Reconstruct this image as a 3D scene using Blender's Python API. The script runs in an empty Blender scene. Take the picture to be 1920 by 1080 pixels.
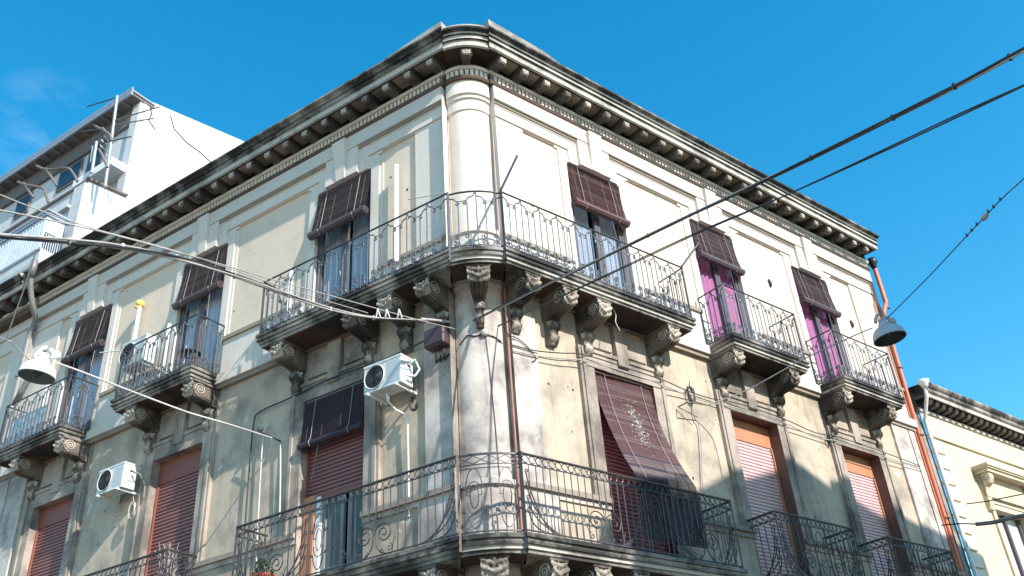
import bpy, bmesh, math, random
from mathutils import Vector, Matrix
random.seed(7)
S = bpy.context.scene
PI = math.pi
# ------------------------------------------------------------------ camera
PITCH, ROLL, FPX = .55555, -.0770, 1726.8
YR, YL = .87466, -1.0197
fw = Vector((0, math.cos(PITCH), math.sin(PITCH)))
r0 = Vector((1, 0, 0)); u0v = r0.cross(fw)
rt = math.cos(ROLL)*r0 + math.sin(ROLL)*u0v
up = -math.sin(ROLL)*r0 + math.cos(ROLL)*u0v
CAM = Vector((0, 0, 1.6))
cd = bpy.data.cameras.new('camera'); cam = bpy.data.objects.new('camera', cd)
S.collection.objects.link(cam); S.camera = cam
cd.sensor_width = 36; cd.lens = FPX/1920*36; cd.clip_end = 3000
m = Matrix((rt, up, -fw)).transposed().to_4x4(); m.translation = CAM; cam.matrix_world = m
# ------------------------------------------------------------------ facade frames
dR = Vector((math.sin(YR), math.cos(YR), 0)); nR = Vector((math.cos(YR), -math.sin(YR), 0))
dL = Vector((math.sin(YL), math.cos(YL), 0)); nL = Vector((-math.cos(YL), math.sin(YL), 0))
PR = Vector((-.131, 12.265, 1.6)); PL = Vector((-.932, 12.206, 1.6))
ch = (PR-PL).normalized(); bis = (nR+nL).normalized(); MID = (PR+PL)/2
Z = Vector((0, 0, 1))
def FR(u, n, z): return PR + dR*u + nR*n + Z*z
def FL(u, n, z): return PL + dL*u + nL*n + Z*z
CC = MID - bis*.31                              # axis of the rounded corner
def FC(a, r, z): return CC + (ch*math.sin(a) + bis*math.cos(a))*r + Z*z      # a = angle from the bisector
def FB(c, b, z): return MID + ch*c + bis*b + Z*z
# ------------------------------------------------------------------ sun + sky
sv = (nR + .05*dR + .70*Z).normalized()
SUN_EL = math.asin(sv.z)
sd = bpy.data.lights.new('sun', 'SUN'); sun = bpy.data.objects.new('sun', sd); S.collection.objects.link(sun)
sd.energy = 4.35; sd.angle = math.radians(.55); sd.color = (1, .965, .90)
sun.rotation_euler = sv.to_track_quat('Z', 'Y').to_euler()
W = bpy.data.worlds.new('World'); S.world = W; W.use_nodes = True
nt = W.node_tree; bg = nt.nodes['Background']
sky = nt.nodes.new('ShaderNodeTexSky'); sky.sky_type = 'NISHITA'; sky.sun_disc = False
sky.sun_elevation = SUN_EL; sky.sun_rotation = math.atan2(sv.x, sv.y)
sky.altitude = 300; sky.air_density = 1.15; sky.dust_density = .2; sky.ozone_density = 1.6
hs = nt.nodes.new('ShaderNodeHueSaturation'); hs.inputs['Saturation'].default_value = 1.46; hs.inputs['Hue'].default_value = .4835; hs.inputs['Value'].default_value = 1.2
tc = nt.nodes.new('ShaderNodeTexCoord'); mp = nt.nodes.new('ShaderNodeMapping'); mp.inputs['Scale'].default_value = (1, 1, 2.2)
nz = nt.nodes.new('ShaderNodeTexNoise'); nz.inputs['Scale'].default_value = 9; nz.inputs['Detail'].default_value = 8; nz.inputs['Roughness'].default_value = .62
cr = nt.nodes.new('ShaderNodeValToRGB'); cr.color_ramp.elements[0].position = .46; cr.color_ramp.elements[1].position = .95
# wisps live only in one low patch of the sky, to the far left
wd = (fw*FPX + rt*(90-960) - up*(240-540)).normalized()
dt = nt.nodes.new('ShaderNodeVectorMath'); dt.operation = 'DOT_PRODUCT'; dt.inputs[1].default_value = wd
mr = nt.nodes.new('ShaderNodeMapRange'); mr.inputs['From Min'].default_value = .9982; mr.inputs['From Max'].default_value = .9998
mu = nt.nodes.new('ShaderNodeMath'); mu.operation = 'MULTIPLY'
mu2 = nt.nodes.new('ShaderNodeMath'); mu2.operation = 'MULTIPLY'; mu2.inputs[1].default_value = .22
mx = nt.nodes.new('ShaderNodeMixRGB'); mx.inputs[2].default_value = (7.5, 8.5, 9.5, 1)
L_ = nt.links.new
L_(tc.outputs['Generated'], mp.inputs[0]); L_(mp.outputs[0], nz.inputs[0]); L_(nz.outputs[0], cr.inputs[0])
L_(tc.outputs['Generated'], dt.inputs[0]); L_(dt.outputs['Value'], mr.inputs[0])
L_(cr.outputs[0], mu.inputs[0]); L_(mr.outputs[0], mu.inputs[1]); L_(mu.outputs[0], mu2.inputs[0])
L_(sky.outputs[0], hs.inputs['Color']); L_(hs.outputs[0], mx.inputs[1]); L_(mu2.outputs[0], mx.inputs[0]); L_(mx.outputs[0], bg.inputs[0])
bg.inputs[1].default_value = .14
S.view_settings.view_transform = 'Standard'; S.view_settings.look = 'None'
S.view_settings.exposure = .75; S.view_settings.gamma = 1
# ------------------------------------------------------------------ materials
def newmat(name):
    mt = bpy.data.materials.new(name); mt.use_nodes = True
    return mt, mt.node_tree, mt.node_tree.nodes['Principled BSDF']
def pos_map(t, scale):
    g = t.nodes.new('ShaderNodeNewGeometry'); mp = t.nodes.new('ShaderNodeMapping'); mp.inputs['Scale'].default_value = scale
    t.links.new(g.outputs['Position'], mp.inputs[0]); return mp.outputs[0]
def noise(t, vec, scale, detail=6, rough=.6, dist=0):
    n = t.nodes.new('ShaderNodeTexNoise'); n.inputs['Scale'].default_value = scale; n.inputs['Detail'].default_value = detail
    n.inputs['Roughness'].default_value = rough; n.inputs['Distortion'].default_value = dist; t.links.new(vec, n.inputs[0]); return n.outputs[0]
def ramp(t, fac, a, b, ca=(0, 0, 0, 1), cb=(1, 1, 1, 1)):
    r = t.nodes.new('ShaderNodeValToRGB'); e = r.color_ramp.elements; e[0].position = a; e[1].position = b; e[0].color = ca; e[1].color = cb
    t.links.new(fac, r.inputs[0]); return r.outputs[0]
def mix(t, fac, a, b, mode='MIX'):
    x = t.nodes.new('ShaderNodeMixRGB'); x.blend_type = mode
    for i, v in ((0, fac), (1, a), (2, b)):
        if hasattr(v, 'links') or hasattr(v, 'is_linked'): t.links.new(v, x.inputs[i])
        elif i == 0: x.inputs[0].default_value = v
        else: x.inputs[i].default_value = (*v, 1)
    return x.outputs[0]
def mulf(t, a, k):
    x = t.nodes.new('ShaderNodeMath'); x.operation = 'MULTIPLY'; t.links.new(a, x.inputs[0])
    if isinstance(k, (int, float)): x.inputs[1].default_value = k
    else: t.links.new(k, x.inputs[1])
    return x.outputs[0]
def bump(t, b, h, strength=.3, dist=.02):
    x = t.nodes.new('ShaderNodeBump'); x.inputs['Strength'].default_value = strength; x.inputs['Distance'].default_value = dist
    t.links.new(h, x.inputs['Height']); t.links.new(x.outputs[0], b.inputs['Normal'])
def plaster(name, base, dirt, amt=.5, streak=.5, lo=.52, hi=.75, bstr=.25, light=None, rough=.9, spots=0, crack=0, flake=0, flakec=(.7, .67, .62)):
    mt, t, b = newmat(name)
    p = pos_map(t, (1, 1, 1)); ps = pos_map(t, (4.5, 4.5, .35))
    n1 = noise(t, p, 1.3, 9, .65); n2 = noise(t, ps, 1.6, 7, .65); n3 = noise(t, p, 26, 6, .7)
    c = mix(t, mulf(t, ramp(t, noise(t, p, .7, 4), .35, .7), .5), base, light or tuple(min(1, v*1.12) for v in base))
    c = mix(t, mulf(t, ramp(t, n1, lo, hi), amt), c, dirt)
    c = mix(t, mulf(t, ramp(t, n2, .55, .8), streak), c, tuple(v*.8 for v in dirt))
    c = mix(t, mulf(t, ramp(t, n3, .35, .75), .12), c, tuple(v*.6 for v in base))
    if flake:
        nf = noise(t, p, 1.7, 9, .62, .4); c = mix(t, mulf(t, ramp(t, nf, .655, .668), flake), c, flakec)
        nf = noise(t, pos_map(t, (1.3, 1.3, .9)), 2.3, 10, .7, .6); c = mix(t, mulf(t, ramp(t, nf, .665, .68), flake), c, tuple(v*.55 for v in base))
    if crack:
        nc = noise(t, p, 1.1, 7, .6, .3); q = t.nodes.new('ShaderNodeMath'); q.operation = 'SUBTRACT'; q.inputs[1].default_value = .5; t.links.new(nc, q.inputs[0])
        q2 = t.nodes.new('ShaderNodeMath'); q2.operation = 'ABSOLUTE'; t.links.new(q.outputs[0], q2.inputs[0])
        cm = ramp(t, q2.outputs[0], .0, .0045, (1, 1, 1, 1), (0, 0, 0, 1)); c = mix(t, mulf(t, mulf(t, cm, ramp(t, noise(t, p, .9, 3), .5, .6)), crack), c, tuple(v*.35 for v in base))
    if spots:
        n4 = noise(t, p, 7 if bstr < .55 else 13, 12, .85); c = mix(t, mulf(t, ramp(t, n4, .60, .66), spots), c, (.03, .025, .02))
    t.links.new(c, b.inputs['Base Color']); b.inputs['Roughness'].default_value = rough
    bump(t, b, noise(t, p, 45, 5, .7), bstr, .01); return mt
def simple(name, col, rough=.6, metal=0, var=.15, scale=20, dirt=None, damt=.4, bstr=0):
    mt, t, b = newmat(name); p = pos_map(t, (1, 1, 1)); n = noise(t, p, scale, 5)
    c = mix(t, mulf(t, ramp(t, n, .3, .7), 1), tuple(v*(1-var) for v in col), tuple(min(1, v*(1+var)) for v in col))
    if dirt: c = mix(t, mulf(t, ramp(t, noise(t, p, 3.5, 8, .7), .48, .7), damt), c, dirt)
    t.links.new(c, b.inputs['Base Color']); b.inputs['Roughness'].default_value = rough; b.inputs['Metallic'].default_value = metal
    if bstr: bump(t, b, n, bstr, .005)
    return mt
MT = {}
MT['trim'] = plaster('plaster_trim', (.68, .59, .505), (.36, .32, .27), .35, .30, crack=.5, flake=.15)
MT['panel'] = plaster('plaster_cream', (.68, .54, .415), (.40, .34, .27), .4, .35, crack=.5, flake=.2)
MT['frieze'] = plaster('plaster_frieze', (.60, .545, .475), (.42, .38, .32), .3, .2)
MT['lower'] = plaster('plaster_lower', (.50, .40, .30), (.20, .17, .14), .75, .65, .46, .66, crack=.8, flake=.55)
MT['lowtrim'] = plaster('plaster_worn_trim', (.40, .325, .265), (.10, .085, .075), .85, .85, .42, .62, crack=.6, flake=.5, flakec=(.5, .46, .41))
MT['lowpil'] = plaster('plaster_worn_pilaster', (.61, .53, .465), (.21, .175, .16), .85, .95, .42, .62, crack=.8, flake=.55)
MT['stone'] = plaster('sooty_stone', (.36, .32, .28), (.03, .026, .022), .95, .8, .42, .56, .9, spots=.9)
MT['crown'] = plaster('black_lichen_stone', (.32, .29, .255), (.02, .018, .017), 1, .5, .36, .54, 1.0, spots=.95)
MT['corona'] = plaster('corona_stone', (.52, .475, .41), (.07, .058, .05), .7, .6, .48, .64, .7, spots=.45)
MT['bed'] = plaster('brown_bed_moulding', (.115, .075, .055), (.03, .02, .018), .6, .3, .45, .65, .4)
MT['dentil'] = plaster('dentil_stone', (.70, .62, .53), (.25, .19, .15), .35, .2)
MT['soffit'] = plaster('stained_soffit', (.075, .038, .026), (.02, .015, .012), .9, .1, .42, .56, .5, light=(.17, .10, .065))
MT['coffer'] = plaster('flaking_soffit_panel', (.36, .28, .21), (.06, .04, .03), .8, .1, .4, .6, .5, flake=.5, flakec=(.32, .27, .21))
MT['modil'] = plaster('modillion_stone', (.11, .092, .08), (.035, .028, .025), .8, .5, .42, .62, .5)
MT['bracket'] = plaster('bracket_stone', (.21, .17, .135), (.03, .024, .02), .95, .6, .42, .58, .6, spots=.5)
MT['leaf'] = plaster('carved_leaf_stone', (.50, .43, .355), (.05, .04, .033), .8, .3, .44, .58, .9, spots=.7)  # black spots paint shaded crevices into the carving
MT['cap'] = plaster('worn_cap_stone', (.46, .42, .36), (.10, .085, .07), .8, .5, .42, .6, .9, spots=.5)
MT['rough'] = plaster('rough_party_wall', (.34, .32, .29), (.05, .045, .04), .8, .5, .42, .6, 1.0)
MT['nbr'] = plaster('cream_neighbour', (.60, .51, .365), (.42, .32, .20), .45, .3, .5, .75)
MT['nbrtrim'] = plaster('neighbour_trim', (.58, .49, .35), (.26, .20, .13), .4, .4)
MT['quoin'] = plaster('white_quoin', (.70, .65, .55), (.42, .37, .3), .4, .5)
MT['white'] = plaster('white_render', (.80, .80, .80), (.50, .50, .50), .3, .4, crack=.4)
MT['whitedim'] = plaster('darker_white_render', (.56, .56, .56), (.32, .32, .32), .45, .5, crack=.4)  # darker copy of the white render, mostly on the street front
MT['mouldbrown'] = plaster('dark_brown_moulding', (.30, .245, .195), (.12, .09, .075), .6, .4)  # darker brown for the narrow moulding bands
MT['iron'] = simple('wrought_iron', (.06, .055, .058), .45, .3, .3, 30, (.16, .11, .08), .35)
MT['ironblue'] = simple('grey_painted_iron', (.13, .14, .155), .45, .2, .3, 30, (.10, .06, .04), .5)
MT['ironblack'] = simple('black_iron', (.03, .03, .034), .4, .4)
MT['glass'] = simple('window_glass', (.035, .04, .05), .06, 0, .2, 2)
_t = MT['glass'].node_tree; _tr = _t.nodes.new('ShaderNodeBsdfTransparent'); _tr.inputs[0].default_value = (.86, .88, .9, 1); _fr = _t.nodes.new('ShaderNodeFresnel'); _fr.inputs[0].default_value = 1.5
_gl = _t.nodes.new('ShaderNodeBsdfGlossy'); _gl.inputs['Roughness'].default_value = .04; _mx = _t.nodes.new('ShaderNodeMixShader')
_mx.inputs[0].default_value = .10; _t.links.new(_tr.outputs[0], _mx.inputs[1]); _t.links.new(_gl.outputs[0], _mx.inputs[2]); _t.links.new(_mx.outputs[0], _t.nodes['Material Output'].inputs[0])
MT['room'] = simple('dark_interior', (.02, .018, .018), .9)
MT['frame'] = simple('dark_door_frame', (.10, .085, .095), .5, 0, .2, 10)
MT['greyframe'] = simple('grey_door_frame', (.20, .205, .21), .7, 0, .1, 10)
MT['net'] = simple('net_curtain', (.56, .57, .62), .85, 0, .1, 6)
MT['pink'] = simple('magenta_curtain', (.58, .16, .33), .8, 0, .12, 5)
MT['greendoor'] = simple('grey_green_door', (.085, .125, .12), .7, 0, .1, 4)
MT['jamb'] = simple('brown_jamb', (.14, .065, .052), .7, 0, .15, 8, (.06, .03, .03), .4)
MT['orangebox'] = simple('ochre_shutter_box', (.46, .20, .10), .6, 0, .08, 3)
MT['redbox'] = simple('rust_red_shutter_box', (.24, .07, .045), .55, 0, .1, 3)
MT['shutpink'] = simple('faded_pink_shutter', (.64, .45, .44), .5, 0, .06, 5, (.46, .29, .30), .4)
MT['shutred'] = simple('dusty_red_shutter', (.25, .105, .10), .5, 0, .08, 5, (.17, .085, .085), .6)
MT['acwhite'] = simple('ac_white', (.68, .68, .65), .4, 0, .04, 3, (.34, .28, .20), .45)
MT['acdark'] = simple('ac_dark', (.03, .028, .03), .5)
MT['acside'] = simple('ac_grey', (.55, .57, .58), .4, 0, .05, 3)  # cool grey for louvres, side cover and a parapet sheet
MT['galv'] = simple('galvanised_metal', (.42, .42, .41), .45, .5, .2, 20)
MT['pvcw'] = simple('white_pipe', (.76, .76, .73), .45, 0, .05, 5, (.5, .45, .38), .3)
MT['pvcg'] = simple('grey_zinc_pipe', (.22, .21, .20), .5, .1, .15, 9, (.16, .12, .10), .45)
MT['redpipe'] = simple('orange_red_pipe', (.62, .17, .085), .5, 0, .1, 6, (.34, .10, .06), .35)
MT['brownpipe'] = simple('brown_pipe', (.27, .13, .10), .5, 0, .15, 6)
MT['palebrown'] = simple('pale_pink_pipe', (.40, .31, .27), .5, 0, .1, 6)
MT['foam'] = simple('yellow_foam', (.85, .52, .13), .9, 0, .2, 40, bstr=.8)
MT['mauve'] = simple('mauve_brown_metal', (.085, .045, .052), .4, 0, .06, 3)
MT['lampgrey'] = simple('lamp_grey', (.42, .435, .46), .45, .1, .06, 5)
MT['lampin'] = simple('lamp_inside', (.07, .075, .08), .5, 0, .1, 5)
MT['lampwhite'] = simple('lamp_white', (.86, .86, .85), .4, 0, .03, 5)
MT['lampingreen'] = simple('lamp_inside_green', (.22, .25, .23), .5, 0, .1, 5)
MT['cable'] = simple('black_cable', (.035, .03, .03), .5, 0, .3, 8)
MT['cablegrey'] = simple('weathered_cable', (.40, .36, .33), .6, 0, .2, 8)
MT['cablewhite'] = simple('pale_cable', (.62, .59, .55), .6, 0, .15, 8)
MT['wood'] = simple('weathered_pole', (.17, .13, .11), .8, 0, .25, 12)
MT['terra'] = simple('terracotta_plastic', (.62, .12, .06), .5, 0, .1, 8)
MT['leafg'] = simple('plant_green', (.06, .11, .035), .7, 0, .3, 15)
MT['dry'] = simple('dry_stems', (.50, .43, .38), .9, 0, .2, 15)
MT['bluewin'] = simple('blue_window_glass', (.02, .035, .06), .35, 0, .3, 1.5)
MT['eave'] = simple('dark_eave', (.16, .135, .125), .7, 0, .2, 5)
MT['flash'] = simple('roof_flashing', (.34, .36, .39), .4, .3, .1, 4)
MT['awn'] = simple('translucent_sheet', (.52, .56, .60), .4, 0, .12, 3)
MT['cord'] = simple('blind_cord', (.42, .38, .36), .8)
MT['panelmetal'] = simple('aluminium_panel', (.60, .64, .63), .35, .2, .05, 4)
def bamboo(name, a, b2, spl=0):
    mt, t, b = newmat(name); ps = pos_map(t, (.8, .8, 38)); n = noise(t, ps, 1.5, 3, .6)
    c = mix(t, ramp(t, n, .35, .7), a, b2)
    p = pos_map(t, (1, 1, 1)); c = mix(t, mulf(t, ramp(t, noise(t, p, 2.2, 5), .45, .75), .45), c, tuple(v*1.9 for v in a))
    t.links.new(c, b.inputs['Base Color']); b.inputs['Roughness'].default_value = .6; return mt
MT['bamboo'] = bamboo('reddish_bamboo', (.065, .026, .028), (.155, .072, .070))
MT['bamboogrey'] = bamboo('grey_brown_bamboo', (.050, .032, .037), (.12, .083, .09))
MT['bamboopale'] = bamboo('dusty_bamboo', (.11, .07, .07), (.21, .145, .14))
MT['bamboodark'] = bamboo('dark_violet_bamboo', (.02, .013, .022), (.048, .034, .048))
# asphalt
MT['asphalt'] = plaster('asphalt', (.10, .09, .08), (.07, .065, .06), .6, 0, .4, .6, .6)
MT['pave'] = plaster('basalt_paving', (.25, .215, .175), (.15, .13, .11), .6, 0, .4, .6, .6)
# ------------------------------------------------------------------ mesh helpers
class M:
    def __init__(s): s.v = []; s.f = []; s.mi = []; s.mats = []; s.sm = []
    def mat(s, k):
        if k not in s.mats: s.mats.append(k)
        return s.mats.index(k)
    def add(s, vs, fs, k, smooth=False):
        b = len(s.v); s.v += [Vector(v) for v in vs]; i = s.mat(k)
        for f in fs: s.f.append([b+x for x in f]); s.mi.append(i); s.sm.append(smooth)
    def box(s, F, u0, u1, n0, n1, z0, z1, k):
        vs = [F(u, n, z) for u in (u0, u1) for n in (n0, n1) for z in (z0, z1)]
        s.add(vs, [(0, 1, 3, 2), (4, 6, 7, 5), (0, 4, 5, 1), (2, 3, 7, 6), (0, 2, 6, 4), (1, 5, 7, 3)], k)
    def prism(s, F, poly, n0, n1, k, axis='n'):
        """poly in (u,z), extruded along n (axis n); or poly in (n,z), extruded along u (axis u)."""
        N = len(poly)
        if axis == 'n': vs = [F(a, n0, b) for a, b in poly] + [F(a, n1, b) for a, b in poly]
        else: vs = [F(n0, a, b) for a, b in poly] + [F(n1, a, b) for a, b in poly]
        fs = [tuple(range(N)), tuple(range(2*N-1, N-1, -1))] + [(i, (i+1) % N, N+(i+1) % N, N+i) for i in range(N)]
        s.add(vs, fs, k)
    def tube(s, pts, r, k, sides=6, closed=False, r1=None):
        pts = [Vector(p) for p in pts]
        if len(pts) < 2: return
        if sides > 4 and not closed and r1 is None:        # short collars at both ends of long runs keep the shading straight
            q = [pts[0]]
            for a, b in zip(pts, pts[1:]):
                l = (b-a).length
                if l > r*6: q += [a.lerp(b, r*.6/l), a.lerp(b, 1-r*.6/l)]
                q.append(b)
            pts = q
        N = len(pts)
        rings = []; prev = None
        for i, p in enumerate(pts):
            if closed: d = pts[(i+1) % N] - pts[i-1]
            else: d = pts[min(i+1, N-1)] - pts[max(i-1, 0)]
            if d.length < 1e-7: d = Vector((0, 0, 1))
            d.normalize()
            if prev is None: a = d.orthogonal().normalized()
            else:
                a = prev - d*prev.dot(d)
                if a.length < 1e-5: a = d.orthogonal()
                a.normalize()
            prev = a; b = d.cross(a)
            rr = r if r1 is None else r + (r1-r)*i/(N-1)
            rings.append([p + (a*math.cos(2*PI*j/sides) + b*math.sin(2*PI*j/sides))*rr for j in range(sides)])
        vs = [v for q in rings for v in q]; fs = []
        for i in range(N if closed else N-1):
            i2 = (i+1) % N
            for j in range(sides): fs.append((i*sides+j, i*sides+(j+1) % sides, i2*sides+(j+1) % sides, i2*sides+j))
        if not closed: fs += [tuple(range(sides)), tuple(range((N-1)*sides, N*sides))]
        s.add(vs, fs, k, sides > 4)
    def lathe(s, c, prof, k, ax=Z, seg=24, cap=False):
        """prof: (radius, height along ax)"""
        ax = Vector(ax).normalized(); a = ax.orthogonal().normalized(); b = ax.cross(a)
        vs = [c + ax*h + (a*math.cos(2*PI*j/seg) + b*math.sin(2*PI*j/seg))*r for r, h in prof for j in range(seg)]
        fs = [(i*seg+j, i*seg+(j+1) % seg, (i+1)*seg+(j+1) % seg, (i+1)*seg+j) for i in range(len(prof)-1) for j in range(seg)]
        if cap: fs += [tuple(range(seg)), tuple(range((len(prof)-1)*seg, len(prof)*seg))]
        s.add(vs, fs, k, True)
    def blob(s, c, r, k, sq=(1, 1, 1), F=None, seg=7, rings=5):
        vs = []; fs = []
        for i in range(rings+1):
            t = PI*i/rings
            for j in range(seg):
                q = 2*PI*j/seg; vs.append((c[0]+r*sq[0]*math.sin(t)*math.cos(q), c[1]+r*sq[1]*math.sin(t)*math.sin(q), c[2]+r*sq[2]*math.cos(t)))
        for i in range(rings):
            for j in range(seg): fs.append((i*seg+j, i*seg+(j+1) % seg, (i+1)*seg+(j+1) % seg, (i+1)*seg+j))
        if F: vs = [F(*v) for v in vs]
        s.add(vs, fs, k, True)
    def grid(s, rows, k, smooth=False):
        n = len(rows[0]); vs = [p for r in rows for p in r]
        s.add(vs, [(i*n+j, i*n+j+1, (i+1)*n+j+1, (i+1)*n+j) for i in range(len(rows)-1) for j in range(n-1)], k, smooth)
def obj(name, mb, parent=None, origin=None, label=None, bevel=0):
    """links a builder as one mesh; parent is an Empty or a part"""
    o0 = Vector((0, 0, 0))
    if parent is not None: o0 = parent['_o'] if '_o' in parent else (0, 0, 0); o0 = Vector(o0)
    elif origin is not None: o0 = Vector(origin)
    me = bpy.data.meshes.new(name)
    me.from_pydata([v-o0 for v in mb.v], [], mb.f)
    for k in mb.mats: me.materials.append(MT[k])
    me.polygons.foreach_set('material_index', mb.mi); me.polygons.foreach_set('use_smooth', mb.sm)
    b = bmesh.new(); b.from_mesh(me); bmesh.ops.recalc_face_normals(b, faces=b.faces); b.to_mesh(me); b.free()
    me.update()
    o = bpy.data.objects.new(name, me); S.collection.objects.link(o)
    if parent is not None: o.parent = parent
    else: o.location = o0
    o['_o'] = tuple(o0)
    if label: o['label'] = label
    if bevel:
        bv = o.modifiers.new('bevel', 'BEVEL'); bv.width = bevel; bv.segments = 1; bv.limit_method = 'ANGLE'; bv.angle_limit = math.radians(40)
    return o
def thing(name, loc, label, cat, group=None):
    o = bpy.data.objects.new(name, None); S.collection.objects.link(o); o.location = loc; o['_o'] = tuple(loc)
    o['label'] = label; o['category'] = cat; o.empty_display_size = .2
    if group: o['group'] = group
    return o
def tag(o, label, cat, group=None):
    o['label'] = label; o['category'] = cat
    if group: o['group'] = group
    return o
def relief(mb, F, rects, back=-.42):
    """rects (u0,u1,z0,z1,depth,mat): later ones win; depth None = opening. Real steps between neighbouring depths."""
    us = sorted({round(x, 4) for r in rects for x in r[:2]}); zs = sorted({round(x, 4) for r in rects for x in r[2:4]})
    nu, nz = len(us)-1, len(zs)-1
    g = [[None]*nz for _ in range(nu)]
    for i in range(nu):
        for j in range(nz):
            cu = (us[i]+us[i+1])/2; cz = (zs[j]+zs[j+1])/2
            for r in rects:
                if r[0] < cu < r[1] and r[2] < cz < r[3]: g[i][j] = (r[4], r[5])
    def D(i, j):
        if 0 <= i < nu and 0 <= j < nz and g[i][j]: return (back if g[i][j][0] is None else g[i][j][0]), g[i][j][1], g[i][j][0] is None
        return None
    for i in range(nu):
        for j in range(nz):
            c = D(i, j)
            if c is None: continue
            d, k, hole = c
            if not hole: mb.add([F(us[i], d, zs[j]), F(us[i+1], d, zs[j]), F(us[i+1], d, zs[j+1]), F(us[i], d, zs[j+1])], [(0, 1, 2, 3)], k)
            for di, dj in ((1, 0), (0, 1)):
                e = D(i+di, j+dj)
                if e is None or abs(e[0]-d) < 1e-5: continue
                kk = (k if (d > e[0]) else e[1]) if not (hole or e[2]) else (k if hole else e[1])
                if di: a = [F(us[i+1], d, zs[j]), F(us[i+1], e[0], zs[j]), F(us[i+1], e[0], zs[j+1]), F(us[i+1], d, zs[j+1])]
                else: a = [F(us[i], d, zs[j+1]), F(us[i+1], d, zs[j+1]), F(us[i+1], e[0], zs[j+1]), F(us[i], e[0], zs[j+1])]
                mb.add(a, [(0, 1, 2, 3)], kk)
def spiral(cx, cy, r, turns, a0, sgn=1, n=16, rin=.12):
    return [(cx + r*(1-(1-rin)*i/n)*math.cos(a0+sgn*turns*2*PI*i/n), cy + r*(1-(1-rin)*i/n)*math.sin(a0+sgn*turns*2*PI*i/n)) for i in range(n+1)]
def bez(p0, p1, p2, p3, n=10):
    return [tuple((1-t)**3*a + 3*(1-t)**2*t*b + 3*(1-t)*t*t*c + t**3*d for a, b, c, d in zip(p0, p1, p2, p3)) for t in [i/n for i in range(n+1)]]

def densify(pts, m=5):
    """smooth polyline through points (Catmull-Rom)"""
    P = [pts[0]]+list(pts)+[pts[-1]]; out = []
    for i in range(1, len(P)-2):
        for j in range(m):
            t = j/m; a, b, c, d = P[i-1], P[i], P[i+1], P[i+2]
            out.append(.5*((2*b)+(c-a)*t+(2*a-5*b+4*c-d)*t*t+(3*b-a-3*c+d)*t**3))
    out.append(P[-2]); return out

# ================================================================== GROUND (setting)
def sheet(name, x0, x1, y0, y1, z, k):
    mb = M(); mb.add([(x0, y0, z), (x1, y0, z), (x1, y1, z), (x0, y1, z)], [(0, 1, 2, 3)], k)
    o = obj(name, mb); o['kind'] = 'structure'; return o
sheet('ground', -600, 600, -600, 600, -.02, 'pave')
def street(name, F, u0, u1):
    mb = M(); mb.add([F(u0, 1.6, -1.59), F(u1, 1.6, -1.59), F(u1, 8.6, -1.59), F(u0, 8.6, -1.59)], [(0, 1, 2, 3)], 'asphalt')
    o = obj(name, mb); o['kind'] = 'structure'
street('road', FR, -8, 60)
mb = M(); mb.add([FL(-1, 1.6, -1.586), FL(60, 1.6, -1.586), FL(60, 8.6, -1.586), FL(-1, 8.6, -1.586)], [(0, 1, 2, 3)], 'asphalt'); o = obj('side_road', mb); o['kind'] = 'structure'
for F, nm in ((FR, 'pavement'), (FL, 'pavement')):
    mb = M(); mb.box(F, .3, 40, 0.05, 1.55, -1.6, -1.47, 'pave'); o = obj(nm, mb); o['kind'] = 'structure'

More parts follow.
